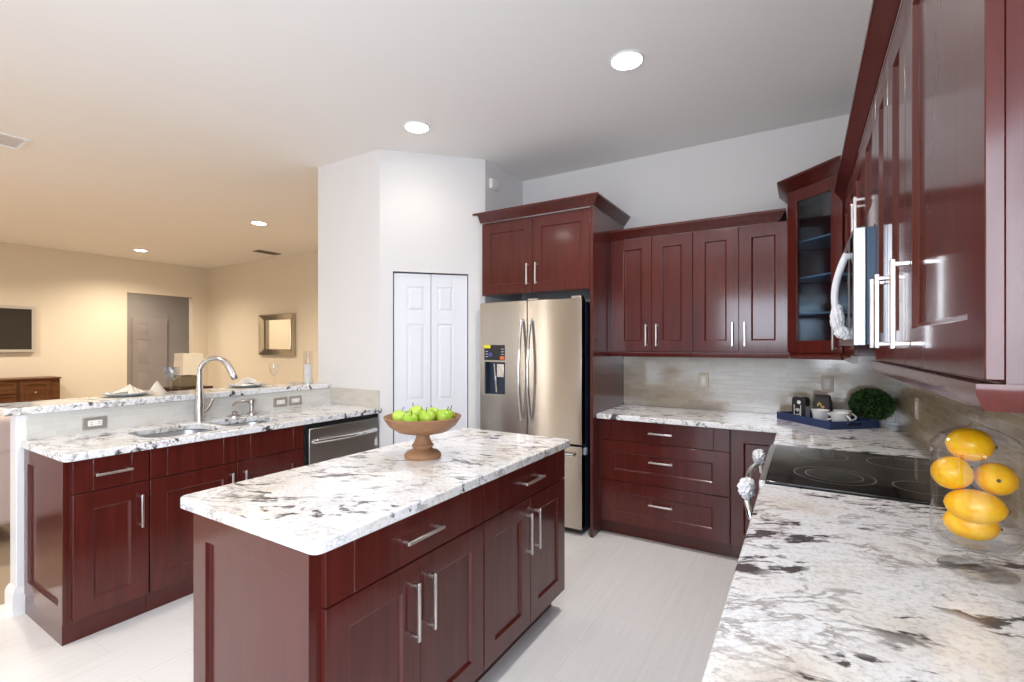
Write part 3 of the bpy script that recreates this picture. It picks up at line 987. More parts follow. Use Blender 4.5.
# ------------------------------------------------------------------ fridge wall
t = thing('fridge_side_panel', 'tall dark cherry panel between the refrigerator and the drawer cabinet', 'panel', (-1.345, 3.318, 0))
MB().box(0, 0.022, 0, YB - 3.318, 0.0, 2.452).build('panel', M['cherry_side'], t, bevel=0.001)

t = thing('fridge_top_cabinet', 'dark cherry two door cabinet above the refrigerator with crown moulding', 'cabinet', (XN + 0.002, 3.340, 0))
fw = -1.346 - (XN + 0.002)
MB().box(0, fw, 0, YB - 3.340, 1.842, 2.452).build('body', M['cherry_side'], t)
door(t, 0.020, fw / 2 - 0.0015 + 0.006, 1.848, 2.432, 'r', 1.99, 0.17, stile=0.075, rail=0.075)
door(t, fw / 2 + 0.0015 + 0.006, fw - 0.004, 1.848, 2.432, 'l', 1.99, 0.17, stile=0.075, rail=0.075)
CROWN = [(0.0, 0.0), (0.006, 0.0), (0.012, 0.006), (0.050, 0.058), (0.056, 0.062), (0.056, 0.076), (0.0, 0.076)]
CROWN_LOW = [(0.0, 0.0), (0.004, 0.0), (0.010, 0.006), (0.042, 0.054), (0.048, 0.058), (0.048, 0.074), (0.0, 0.074)]
lx = fw + 0.024
cr = sweep(MB(), [(-0.0, -0.022, 2.453), (lx, -0.022, 2.453), (lx, YB - 3.342, 2.453)], CROWN)
cr.prism([(-0.0, -0.022), (-0.046, -0.062 - 0.016), (-0.0, -0.022 - 0.056)], 2.453 + 0.060, 2.453 + 0.076)
cr.build('crown', M['cherry'], t)

t = thing('refrigerator', 'stainless steel french door refrigerator with a water dispenser', 'refrigerator', (-2.318, 3.29, 0))
FW = 0.918
MB().box(0.004, FW - 0.004, 0.075, 0.70, 0.03, 1.755).box(0.02, FW - 0.02, 0.09, 0.68, 0.0, 0.03).build('body', M['blue_black'], t, bevel=0.004)
MB().box(0.02, FW - 0.02, 0.04, 0.09, 0.012, 0.045).build('kick_grille', M['black'], t)
half = FW / 2
def fr_door(x0, x1, z0, z1, name, cut=None):
    def prof(xa, xb):
        n = 10
        pts = []
        for i in range(n + 1):
            u = (i / n)
            x = xa + (xb - xa) * u
            q = (x - half) / half
            pts.append((x, -0.012 * (1 - q * q)))
        return pts + [(xb, 0.07), (xa, 0.07)]
    b = MB()
    if not cut:
        b.prism(prof(x0, x1), z0, z1, 'z')
    else:
        cx0, cx1, cz0, cz1 = cut
        b.prism(prof(x0, x1), z0, cz0, 'z').prism(prof(x0, x1), cz1, z1, 'z')
        b.prism(prof(x0, cx0), cz0, cz1, 'z').prism(prof(cx1, x1), cz0, cz1, 'z')
        b.box(cx0, cx1, 0.060, 0.07, cz0, cz1)
    return b.build(name, M['steel'], t, bevel=0.0 if cut else 0.004, angle=25)
dl = fr_door(0.0, half - 0.003, 0.680, 1.775, 'left_door', (0.048, 0.252, 1.015, 1.285))
dr = fr_door(half + 0.003, FW, 0.680, 1.775, 'right_door')
dz_ = fr_door(0.0, FW, 0.050, 0.665, 'freezer_drawer')
# dispenser
MB().box(0.048, 0.252, -0.010, 0.001, 1.300, 1.425).build('control_panel', M['black'], dl, bevel=0.002)
MB().box(0.048, 0.110, -0.0125, -0.0095, 1.398, 1.425).build('yellow_sticker', M['yellow'], dl)
MB().box(0.205, 0.245, -0.0125, -0.0095, 1.306, 1.332).build('orange_sticker', M['orange'], dl)
dial = MB().lathe([(0, 0), (0.018, 0), (0.018, 0.003), (0, 0.003)], 20).build('dial', M['blue_print'], dl)
dial.rotation_euler = (R90, 0, 0)
dial.location = (0.110, -0.0095, 1.345)
lt = MB()
for i in range(3):
    lt.box(0.060, 0.085, -0.0112, -0.0096, 1.325 + i * 0.022, 1.330 + i * 0.022)
    lt.box(0.215, 0.240, -0.0112, -0.0096, 1.345 + i * 0.022, 1.350 + i * 0.022)
lt.build('panel_print', M['pack_pale'], dl)
MB().box(0.049, 0.251, 0.050, 0.0595, 1.016, 1.284).box(0.049, 0.058, 0.0, 0.05, 1.016, 1.284).box(0.242, 0.251, 0.0, 0.05, 1.016, 1.284).build('niche', M['blue_black'], dl)
MB().box(0.048, 0.252, -0.006, 0.055, 1.008, 1.020).build('drip_tray', M['nickel'], dl, bevel=0.002)
MB().prism([(0.040, 1.03), (0.050, 1.03), (0.012, 1.27), (0.004, 1.27)], 0.130, 0.145, 'x').build('water_tube', M['chrome'], dl)
MB().prism([(0.0, 1.16), (0.045, 1.16), (0.045, 1.27), (0.0, 1.27)], 0.165, 0.235, 'x').build('ice_chute', M['nickel'], dl, bevel=0.004)
def bow(x, z0, z1, out, r):
    n = 18
    pts = [(x, -0.010, z0)]
    for i in range(n + 1):
        u = i / n
        pts.append((x, -0.030 - out * sin(pi * u), z0 + (z1 - z0) * u))
    pts.append((x, -0.010, z1))
    return MB().tube(pts, r, 12)
bow(half - 0.040, 0.83, 1.62, 0.045, 0.0125).build('handle', M['chrome'], dl)
bow(half + 0.040, 0.83, 1.62, 0.045, 0.0125).build('handle', M['chrome'], dr)
n = 18
pts = [(0.06, -0.006, 0.605)] + [(0.06 + (FW - 0.12) * i / n, -0.026 - 0.045 * sin(pi * i / n), 0.605) for i in range(n + 1)] + [(FW - 0.06, -0.006, 0.605)]
MB().tube(pts, 0.0125, 12).build('handle', M['chrome'], dz_)
MB().box(half - 0.002, half + 0.09, -0.0005, 0.06, 1.7755, 1.790).box(FW - 0.09, FW - 0.01, 0.01, 0.07, 1.7755, 1.795).build('hinge_cover', M['nickel'], t, bevel=0.003)
MB().box(FW - 0.001, FW + 0.010, 0.045, 0.085, 0.600, 0.650).build('hinge', M['pack_pale'], t, bevel=0.002)

# ------------------------------------------------------------------ back wall lower run
DX0 = -1.322
t = thing('drawer_cabinet', 'dark cherry base cabinet of three wide drawers beside the refrigerator panel', 'cabinet', (DX0, 3.445, 0))
carcass(t, 0.913, YB - 0.005 - 3.445, 0, BTOP, toe_in=0.055)
MB().box(0.0, 0.018, -0.019, 0.0, 0.105, BTOP).build('filler_strip', M['cherry_side'], t)
slab_drawer(t, 0.020, 0.910, 0.720, 0.870, 0.165, 0.10)
for z0, z1 in ((0.422, 0.714), (0.112, 0.416)):
    d = shaker(MB(), 0.020, 0.910, z0, z1, 0.105, 0.080, depth=0.008).build('drawer', M['cherry'], t, bevel=0.0016)
    bar_pull(d, 0.465, (z0 + z1) / 2 + 0.02, 0.165, y=-0.013)

t = thing('corner_base_cabinet', 'dark cherry corner base cabinet with a plain door left of the range', 'cabinet', (DX0 + 0.915, 3.445, 0))
carcass(t, 0.80, YB - 0.005 - 3.445, 0, BTOP, toe_in=0.055)
door(t, 0.003, 0.335, 0.112, 0.870, None, stile=0.075)

cw = MB().prism([(DX0, 3.372), (-0.132, 3.372), (-0.132, 2.752), (XR - 0.001, 2.752), (XR - 0.001, YB - 0.001), (DX0, YB - 0.001)], BTOP, 0.914).build('corner_worktop', M['granite'], bevel=0.006, segs=3)
tag(cw, 'L-shaped white granite worktop turning the corner under the navy tray', 'worktop')

# right run lower
t = thing('range_side_cabinet', 'dark cherry base cabinet under the corner worktop beyond the range', 'cabinet', (-0.080, 3.370, 0), -R90)
carcass(t, 0.614, 0.60, 0, BTOP, toe_in=0.055)
slab_drawer(t, 0.003, 0.611, 0.715, 0.870, 0.165)
door(t, 0.003, 0.611, 0.112, 0.709, 'r', 0.60)
t = thing('base_cabinet', 'dark cherry base cabinet under the long near worktop beside the range', 'cabinet', (-0.080, 1.980, 0), -R90)
carcass(t, 0.762, 0.60, 0, BTOP, toe_in=0.055)
slab_drawer(t, 0.003, 0.759, 0.715, 0.870, 0.165)
door(t, 0.003, 0.3795, 0.112, 0.709, 'r', 0.60)
door(t, 0.3825, 0.759, 0.112, 0.709, 'l', 0.60)
t = thing('base_cabinet', 'dark cherry base cabinet at the near end of the long worktop', 'cabinet', (-0.080, 1.217, 0), -R90)
carcass(t, 0.762, 0.60, 0, BTOP, toe_in=0.055)
slab_drawer(t, 0.003, 0.759, 0.715, 0.870, 0.165)
door(t, 0.003, 0.3795, 0.112, 0.709, 'r', 0.60)
door(t, 0.3825, 0.759, 0.112, 0.709, 'l', 0.60)
nw = MB().box(-0.132, XR - 0.001, 0.42, 1.982, BTOP, 0.914).build('near_worktop', M['granite'], bevel=0.006, segs=3)
tag(nw, 'long white granite worktop under the glass fruit jar', 'worktop')

# range
RY0, RY1 = 1.986, 2.748
t = thing('kitchen_range', 'slide-in range with a black glass cooktop set between granite worktops', 'range', (0, 0, 0))
MB().box(-0.105, XR - 0.012, RY0 + 0.002, RY1 - 0.002, 0.03, 0.905).build('body', M['blue_black'], t)
cg = MB().box(-0.118, XR - 0.012, RY0 + 0.004, RY1 - 0.004, 0.9055, 0.923).build('cooktop', M['black_glass'], t, bevel=0.003)
MB().box(-0.140, -0.118, RY0 + 0.004, RY1 - 0.004, 0.890, 0.921).build('steel_trim', M['steel_h'], t, bevel=0.002)
def ring_print(cx, cy, r):
    return MB().lathe_open([(r - 0.0022, 0.0), (r + 0.0022, 0.0)], 56, (cx, cy, 0.9233))
for cx, cy, rs in ((0.100, 2.20, (0.130, 0.092)), (0.075, 2.575, (0.095,)), (0.360, 2.17, (0.085,)), (0.345, 2.56, (0.110,))):
    for r in rs:
        ring_print(cx, cy, r).build('burner_ring', M['mark'], cg, smooth=False)
MB().prism([(-0.150, 0.80), (-0.106, 0.80), (-0.106, 0.90), (-0.138, 0.90)], RY0 + 0.006, RY1 - 0.006, 'y').build('control_panel', M['steel_h'], t, bevel=0.003)
od = MB().box(-0.150, -0.106, RY0 + 0.006, RY1 - 0.006, 0.20, 0.790).build('oven_door', M['steel_h'], t, bevel=0.004)
MB().box(-0.1515, -0.149, RY0 + 0.10, RY1 - 0.10, 0.32, 0.66).build('oven_window', M['black_glass'], od, bevel=0.002)
MB().box(-0.145, -0.106, RY0 + 0.006, RY1 - 0.006, 0.045, 0.19).build('storage_drawer', M['steel_h'], t, bevel=0.004)
pts = [(-0.150, 2.015, 0.755), (-0.168, 2.012, 0.770), (-0.182, 2.03, 0.815)] + [(-0.182 - 0.022 * sin(pi * i / 14), 2.05 + 0.62 * i / 14, 0.842 + 0.012 * sin(pi * i / 14)) for i in range(15)] + [(-0.178, 2.70, 0.79), (-0.150, 2.70, 0.76)]
hd_ = MB().tube(pts, 0.0125, 12).build('handle', M['chrome'], od)
for cy, ry in ((2.060, 0.060), (2.66, 0.060)):
    MB().crumple((-0.186, cy, 0.868), 0.027, ry, 0.034, 0.40).build('film_wrap', M['film'], hd_, angle=25)

# ------------------------------------------------------------------ upper cabinets
UB, UT = 1.370, 2.260
RAIL = [(0.0, 0.0), (0.010, 0.0), (0.010, -0.006), (0.002, -0.018), (-0.016, -0.018), (-0.016, 0.0)]
def light_rail(b, path):
    return sweep(b, path, [(0.014, 0.0), (0.014, -0.014), (0.004, -0.036), (-0.014, -0.036), (-0.014, 0.0)])
UX = -1.323
YU = 3.712          # body front of the back uppers
for k, lab in enumerate(('dark cherry two door upper cabinet beside the refrigerator panel', 'dark cherry two door upper cabinet beside the glass corner cabinet')):
    t = thing('upper_cabinet', lab, 'cabinet', (UX + 0.030 + 0.601 * k, YU, 0), 0, 'upper cabinets on the back wall')
    w = 0.600 if k == 0 else 0.613
    MB().box(0, w, 0, YB - YU, UB, UT).build('body', M['cherry_side'], t)
    door(t, 0.002, w / 2 - 0.0015, UB + 0.004, UT - 0.004, 'r', 1.500, 0.17)
    door(t, w / 2 + 0.0015, w - 0.002, UB + 0.004, UT - 0.004, 'l', 1.500, 0.17)
    if k == 0:
        MB().box(-0.029, 0.0, -0.006, YB - YU, UB, UT).build('filler_strip', M['cherry_side'], t)
        light_rail(MB(), [(-0.029, -0.018, UB), (w, -0.018, UB)]).build('light_rail', M['cherry'], t)
        sweep(MB(), [(-0.029, -0.012, UT), (w, -0.012, UT)], CROWN_LOW).build('crown', M['cherry'], t)
    else:
        light_rail(MB(), [(0, -0.018, UB), (w, -0.018, UB)]).build('light_rail', M['cherry'], t)
        sweep(MB(), [(0, -0.012, UT), (w - 0.066, -0.012, UT), (w - 0.066, YB - YU - 0.001, UT)], CROWN_LOW).build('crown', M['cherry'], t)

# diagonal corner cabinet with a glass door
CX0 = -0.077
CT = 2.440
t = thing('corner_glass_cabinet', 'tall dark cherry corner cabinet with a glass door and glass shelves', 'cabinet', (0, 0, 0))
F0, F1 = Vector((CX0, 3.697)), Vector((0.212, 3.412))
th = 0.018
body = MB()
body.box(CX0, CX0 + th, 3.697, YB - 0.012, UB, CT)                 # left side
body.box(0.212, XR - 0.012, 3.412, 3.412 + th, UB, CT)               # right side
body.box(CX0, XR - 0.012, YB - 0.030, YB - 0.012, UB, CT)            # back
body.box(XR - 0.030, XR - 0.012, 3.412, YB - 0.030, UB, CT)
pent = [(CX0, 3.697), (0.212, 3.412), (XR - 0.012, 3.412), (XR - 0.012, YB - 0.012), (CX0, YB - 0.012)]
body.prism(pent, UB, UB + th).prism(pent, CT - th, CT)
body.build('body', M['cherry_side'], t)
inner = [(CX0 + 0.03, 3.725), (0.222, 3.436), (XR - 0.035, 3.436), (XR - 0.035, YB - 0.035), (CX0 + 0.03, YB - 0.035)]
for z in (1.62, 1.86, 2.10):
    MB().prism(inner, z, z + 0.010).build('shelf', M['shelf_glass'], t)
fd = (F1 - F0).normalized()
fl = (F1 - F0).length
froot_rot = atan2(fd.y, fd.x)
b = MB()
st, rl = 0.078, 0.082
b.box(0.002, st, -0.020, 0, UB + 0.004, CT - 0.004).box(fl - st, fl - 0.002, -0.020, 0, UB + 0.004, CT - 0.004)
b.box(st, fl - st, -0.020, 0, UB + 0.004, UB + rl).box(st, fl - st, -0.020, 0, CT - rl, CT - 0.004)
gd = b.build('door', M['cherry'], t, bevel=0.0016)
gd.location = (F0.x, F0.y, 0)
gd.rotation_euler = (0, 0, froot_rot)
MB().box(st - 0.006, fl - st + 0.006, -0.012, -0.008, UB + rl - 0.006, CT - rl + 0.006).build('glass_pane', M['pane'], gd)
bar_pull(gd, fl - 0.038, 1.475, 0.17, True)
no = Vector((fd.y, -fd.x)) * 0.020
A0 = F0 + no * 0.6
A1 = F1 + no * 0.6
sweep(MB(), [(CX0 - 0.002, YB - 0.012, CT), (CX0 - 0.002, A0.y + 0.004, CT), (A1.x, A1.y, CT), (A1.x + 0.25, A1.y, CT)], [(o_ * 1.25, u_) for o_, u_ in CROWN]).build('crown', M['cherry'], t)
light_rail(MB(), [(CX0 + 0.010, F0.y + no.y, UB), (F1.x + no.x, F1.y + no.y, UB)]).build('light_rail', M['cherry'], t)

# right wall uppers (fronts face -x)
UXB = 0.225           # body front; door faces at 0.205
dep = XR - 0.012 - UXB
def right_upper(y_far, w, z0, label, doors, hl=0.19, hz=None, rail=True, end_near=False, crown=True):
    t = thing('upper_cabinet', label, 'cabinet', (UXB, y_far, 0), -R90, 'upper cabinets on the right wall')
    MB().box(0, w, 0, dep, z0, UT).build('body', M['cherry_side'], t)
    for x0, x1, h in doors:
        door(t, x0 + 0.0015, x1 - 0.0015, z0 + 0.004, UT - 0.004, h, hz or (z0 + 0.125), hl, stile=0.080, rail=0.085, hin=0.055)
    if rail:
        light_rail(MB(), [(0, -0.018, z0), (w, -0.018, z0)] + ([(w, dep, z0)] if end_near else [])).build('light_rail', M['cherry'], t)
    if crown:
        sweep(MB(), [(0, -0.020, UT), (w, -0.020, UT)] + ([(w, dep, UT)] if end_near else []), CROWN_LOW).build('crown', M['cherry'], t)
    return t
right_upper(3.388, 0.640, UB, 'dark cherry upper cabinet between the corner glass cabinet and the microwave', [(0, 0.32, 'r'), (0.32, 0.640, 'l')], hz=1.60)
right_upper(2.747, 0.766, 1.822, 'short dark cherry two door cabinet above the microwave', [(0, 0.383, 'r'), (0.383, 0.766, 'l')], hl=0.15, hz=1.93, rail=False)
right_upper(1.980, 0.540, UB, 'dark cherry upper cabinet with paired bar handles next to the microwave', [(0, 0.268, 'r'), (0.268, 0.540, 'l')], hl=0.205, hz=1.515)
right_upper(1.439, 0.577, UB, 'dark cherry single door upper cabinet at the open end of the right wall', [(0, 0.577, 'l')], hl=0.205, hz=1.515, end_near=True)

# microwave
t = thing('microwave', 'stainless over-the-range microwave with a white wrapped bow handle', 'microwave', (0, 0, 0))
MB().box(0.182, XR - 0.012, 1.986, 2.742, 1.425, 1.818).build('body', M['mw_side'], t, bevel=0.002)
md = MB().box(0.146, 0.181, 1.984, 2.744, 1.420, 1.820).build('door', M['steel_plain'], t, bevel=0.003)
MB().box(0.1445, 0.147, 2.20, 2.72, 1.47, 1.78).build('window', M['black_glass'], md)
MB().box(0.1445, 0.147, 1.998, 2.10, 1.44, 1.80).build('keypad', M['black_glass'], md)
n = 16
pts = [(0.146, 2.135, 1.745)] + [(0.134 - 0.034 * sin(pi * i / n), 2.130, 1.750 - 0.300 * i / n) for i in range(n + 1)] + [(0.146, 2.135, 1.455)]
mh = MB().tube(pts, [0.012] * len(pts), 12).build('handle', M['film'], md)
MB().crumple((0.108, 2.130, 1.520), 0.021, 0.020, 0.052, 0.30).crumple((0.124, 2.130, 1.468), 0.024, 0.020, 0.020, 0.30).build('film_wrap', M['film'], mh, angle=25)

# ------------------------------------------------------------------ tray group in the corner
N = Vector((0.140, 3.440))
e1, e2 = Vector((-0.643, 0.766)), Vector((0.766, 0.643))
TL, TW = 0.46, 0.335
trot = atan2(e2.y, e2.x)
Z = 0.914
t = thing('serving_tray', 'rectangular navy tray with cut-out handles in the counter corner', 'tray', (N.x, N.y, Z), trot)
# local x along e2 (TW), local y along e1 (TL)
b = MB().box(0, TW, 0, TL, 0, 0.008)
b.box(0, 0.010, 0, TL, 0.008, 0.048).box(TW - 0.010, TW, 0, TL, 0.008, 0.048)
for y0 in (0.0, TL - 0.010):
    b.box(0.010, 0.115, y0, y0 + 0.010, 0.008, 0.048).box(TW - 0.115, TW - 0.010, y0, y0 + 0.010, 0.008, 0.048)
    b.box(0.115, TW - 0.115, y0, y0 + 0.010, 0.008, 0.018).box(0.115, TW - 0.115, y0, y0 + 0.010, 0.038, 0.048)
b.build('tray_body', M['navy'], t)
def on_tray(a, c):          # a along e2, c along e1
    p = N + e2 * a + e1 * c
    return (p.x, p.y, Z + 0.0082)

t = thing('coffee_carton', 'black and white carton with a vertical lettered strip standing on the navy tray', 'carton', on_tray(0.125, 0.385), radians(-30))
w, h = 0.090, 0.150
out = [(-w / 2, 0), (w / 2, 0)] + arc(w / 2 - 0.026, h - 0.026, 0.026, 0, 90, 6) + arc(-w / 2 + 0.026, h - 0.026, 0.026, 90, 180, 6)
MB().prism(out, -0.030, 0.030, 'y').build('box', M['pack_black'], t, bevel=0.002)
MB().box(w / 2 - 0.0005, w / 2 + 0.0008, -0.024, 0.026, 0.004, 0.088).build('side_panel', M['pack_pale'], t)
em = MB().lathe([(0, 0), (0.013, 0), (0.013, 0.001), (0, 0.001)], 18).build('emblem', M['ceramic'], t)
em.rotation_euler = (R90, 0, 0)
em.location = (0.004, -0.0305, 0.113)
MB().box(-0.030, -0.026, -0.0312, -0.0302, 0.010, 0.095).box(0.014, 0.018, -0.0312, -0.0302, 0.010, 0.095).box(-0.026, 0.014, -0.0312, -0.0302, 0.010, 0.013).build('strip_border', M['ceramic'], t)
fc = bpy.data.curves.new('lettering', 'FONT')
fc.body = 'IL:8'
fc.size = 0.042
fc.extrude = 0.0004
fc.align_x = 'LEFT'
tmp = bpy.data.objects.new('lettering_curve', fc)
me = bpy.data.meshes.new_from_object(tmp)
bpy.data.objects.remove(tmp)
me.materials.clear()
me.materials.append(M['ceramic'])
ft = bpy.data.objects.new('lettering', me)
COL.objects.link(ft)
ft.parent = t
ft.location = (0.010, -0.0306, 0.016)
ft.rotation_euler = (R90, -R90, 0)
ft.scale = (0.9, 1.0, 1.0)

t = thing('coffee_packet', 'tall black packet with gold print standing behind the white mugs', 'packet', on_tray(0.225, 0.310), radians(-24))
t.scale = (1.12, 1.0, 1.12)
b = MB()
b.ring_loft([[(x, y, z) for x, y in ((-ww, -dd), (ww, -dd), (ww, dd), (-ww, dd))] for ww, dd, z in ((0.040, 0.028, 0.0), (0.043, 0.030, 0.04), (0.042, 0.026, 0.10), (0.041, 0.010, 0.140), (0.041, 0.004, 0.150))])
b.build('bag', M['pack_black'], t, bevel=0.002)
pr = MB()
for i in range(9):
    a = i * 0.7
    pr.box(-0.016 + 0.004 * i - 0.004, -0.016 + 0.004 * i + 0.003, -0.0318 + 0.002, -0.0268, 0.082 + 0.012 * sin(a), 0.094 + 0.012 * sin(a))
pr.build('gold_print', M['gold'], t)
MB().prism([(-0.028, 0.040), (0.000, 0.052), (0.036, 0.024), (0.036, 0.012), (-0.010, 0.030)], -0.0335, -0.0295, 'y').build('tan_print', M['tan_print'], t)
MB().box(0.0405, 0.0445, -0.020, 0.022, 0.004, 0.110).build('side_panel', M['pack_blue'], t)

def mug(loc, rotz, label):
    t = thing('mug', label, 'mug', loc, rotz, 'white mugs on the navy tray')
    t.scale = (1.20, 1.20, 1.12)
    MB().lathe([(0, 0), (0.029, 0), (0.033, 0.004), (0.043, 0.066), (0.0435, 0.070), (0.0405, 0.070), (0.036, 0.040), (0.030, 0.008), (0, 0.007)], 32).build('cup', M['ceramic'], t)
    hp_ = [(0.037, 0, 0.056)] + [(0.040 + 0.022 * sin(pi * i / 10), 0, 0.056 - 0.040 * i / 10) for i in range(1, 10)] + [(0.034, 0, 0.016)]
    MB().tube(hp_, 0.0048, 8).build('handle', M['ceramic'], t)
    return t
mug(on_tray(0.145, 0.238), radians(-35), 'white mug in front of the black packet on the navy tray')
mug(on_tray(0.162, 0.105), radians(-45), 'white mug at the near edge of the navy tray')
mug(on_tray(0.262, 0.190), radians(-20), 'white mug nearest the round green plant')

# boxwood ball: core, leaves
t = thing('boxwood_ball', 'round dark green boxwood ball on the worktop in the corner', 'plant', (0.382, 3.885, Z))
rb = 0.120
cz_ = 0.120
MB().ball((0, 0, cz_), rb * 0.86, 1, 1, 0.86, 28, 18).build('core', M['leaf_core'], t)
lf = MB()
for i in range(2600):
    z = random.uniform(-0.98, 1)
    a = random.uniform(0, 2 * pi)
    s = sqrt(1 - z * z)
    nrm = Vector((s * cos(a), s * sin(a), z))
    p = Vector((nrm.x * rb, nrm.y * rb, nrm.z * rb * 0.84)) * random.uniform(0.86, 1.0) + Vector((0, 0, cz_))
    tt = (nrm.cross(Vector((random.uniform(-1, 1), random.uniform(-1, 1), random.uniform(-1, 1))))).normalized()
    up = (nrm * random.uniform(0.4, 1.2) + tt * random.uniform(-1, 1) + Vector((0, 0, 0.2))).normalized()
    sd_ = up.cross(tt).normalized()
    L, ww = random.uniform(0.010, 0.016), random.uniform(0.004, 0.0065)
    v = [lf.bm.verts.new(q) for q in (p, p + up * L * 0.5 + sd_ * ww, p + up * L, p + up * L * 0.5 - sd_ * ww)]
    lf.bm.faces.new(v)
leaves = lf.build('leaves', M['leaf'], t, smooth=False)
leaves['kind'] = 'stuff'

# ------------------------------------------------------------------ footed glass jar of lemons
JX, JY = 0.334, 1.462
t = thing('glass_jar', 'footed clear glass jar with a lid full of lemons on the near worktop', 'jar', (JX, JY, Z))
JR = 0.080
vessel = [(0.0, 0.052), (0.04, 0.053), (0.068, 0.060), (0.078, 0.076), (JR, 0.10), (JR, 0.255), (JR - 0.001, 0.272)]
inner = [(0.0, 0.056), (0.039, 0.057), (0.065, 0.063), (0.0745, 0.078), (JR - 0.003, 0.10), (JR - 0.003, 0.272), (JR - 0.001, 0.272)]
MB().lathe_open(vessel, 48).lathe_open([(JR - 0.0045, 0.272), (JR - 0.0045, 0.268), (JR - 0.001, 0.266)], 48).lathe_open([(0.0, 0.0585), (0.039, 0.0595), (0.064, 0.066), (0.072, 0.078)], 48).build('vessel', M['glass'], t)
MB().lathe([(0, 0), (0.066, 0.0), (0.068, 0.003), (0.060, 0.007), (0.034, 0.012), (0.014, 0.018), (0.011, 0.026), (0.018, 0.033), (0.018, 0.038), (0.012, 0.043), (0.022, 0.050), (0, 0.051)], 40).build('foot', M['glass'], t)
lid = [(JR + 0.004, 0.272), (JR + 0.005, 0.279), (JR - 0.004, 0.288), (0.062, 0.304), (0.036, 0.318), (0.014, 0.325), (0.009, 0.332), (0.010, 0.338), (0.017, 0.346), (0.018, 0.354), (0.010, 0.361), (0, 0.362)]
MB().lathe_open(lid, 40).build('lid', M['glass'], t)

def lemon_shape(r, k):
    pr = []
    n = 18
    for i in range(n + 1):
        a = pi * i / n
        rr = r * sin(a) ** 0.92
        z = -r * k * cos(a)
        if i == n: z += r * 0.07
        if i == 0: z -= r * 0.04
        pr.append((0 if i in (0, n) else rr, z))
    return MB().lathe(pr, 28)
vdir = Vector((0.218, 0.976))       # view direction on the floor plan
rdir = Vector((0.976, -0.218))
lem = [(-0.008, 0.024, 0.278, 0.0380, 1.08, (90, 0, 80), 'lemon lying on top of the pile in the glass jar'),
       (-0.037, -0.010, 0.214, 0.0362, 1.04, (60, 0, 60), 'round lemon on the cooktop side of the middle layer in the jar'),
       (0.035, 0.014, 0.209, 0.0355, 1.05, (84, 0, -8), 'lemon with its stem end showing in the middle of the jar'),
       (0.001, -0.026, 0.150, 0.0360, 1.42, (90, 0, 78), 'long lemon lying across the jar below the stem end lemon'),
       (-0.006, 0.026, 0.095, 0.0355, 1.34, (90, 0, 78), 'lemon at the bottom of the jar under the long one')]
for a, d, z, r, k, rot, lab in lem:
    p = Vector((JX, JY)) + rdir * (a - 0.004) + vdir * d
    t = thing('lemon', lab, 'lemon', (p.x, p.y, Z + z), 0, 'lemons in the glass jar')
    t.rotation_euler = tuple(radians(v) for v in rot)
    lemon_shape(r, k).build('peel', M['lemon'], t)
    MB().lathe([(0, 0), (0.004, 0), (0.003, 0.002), (0, 0.002)], 10, (0, 0, r * k + r * 0.06)).build('stem_end', M['stem'], t)

# ------------------------------------------------------------------ bar top settings
ZB = 1.091
def setting(x, y, rotz, la, lb, lc):
    o = MB().lathe([(0, 0), (0.19, 0), (0.192, 0.002), (0.19, 0.004), (0, 0.004)], 40).build('placemat', M['linen'], loc=(x, y, ZB))
    o.scale = (0.82, 1, 1)
    tag(o, la, 'placemat', 'cream placemats on the bar top')
    o = MB().lathe([(0, 0), (0.075, 0), (0.085, 0.004), (0.125, 0.018), (0.135, 0.021), (0.136, 0.024), (0.125, 0.0225), (0.085, 0.010), (0.07, 0.007), (0, 0.007)], 48).build('plate', M['plate'], loc=(x, y, ZB + 0.0045))
    tag(o, lb, 'plate', 'pale blue plates on the bar top')
    b = MB()
    n = 10
    for k in range(4):
        rows_ = []
        a0 = -0.5 + k * 0.33
        for i in range(n + 1):
            u = i / n
            L = 0.085
            hgt = 0.012 + 0.050 * sin(pi * u) * (1 - 0.15 * k)
            for s in (-1, 1):
                pass
            px, py = cos(a0) * L * (u * 2 - 1), sin(a0) * L * (u * 2 - 1)
            wd = 0.010 + 0.020 * abs(u * 2 - 1)
            nx, ny = -sin(a0) * wd, cos(a0) * wd
            rows_.append([(px - nx, py - ny, 0.002 + hgt * 0.4), (px, py, 0.004 + hgt), (px + nx, py + ny, 0.002 + hgt * 0.4), (px, py, hgt * 0.3)])
        b.ring_loft(rows_)
    o = b.build('napkin', M['linen'], loc=(x + 0.01, y + 0.01, ZB + 0.0150))
    o.rotation_euler = (0, 0, rotz)
    tag(o, lc, 'napkin', 'folded napkins on the bar top')
setting(-3.715, 1.335, 0.4, 'cream placemat near the open end of the bar top', 'pale blue plate left of the faucet on the bar top', 'cream folded napkin on the plate left of the faucet')
setting(-3.715, 2.105, 1.2, 'cream placemat behind the faucet spout on the bar top', 'pale blue plate right of the faucet on the bar top', 'cream folded napkin on the plate right of the faucet')
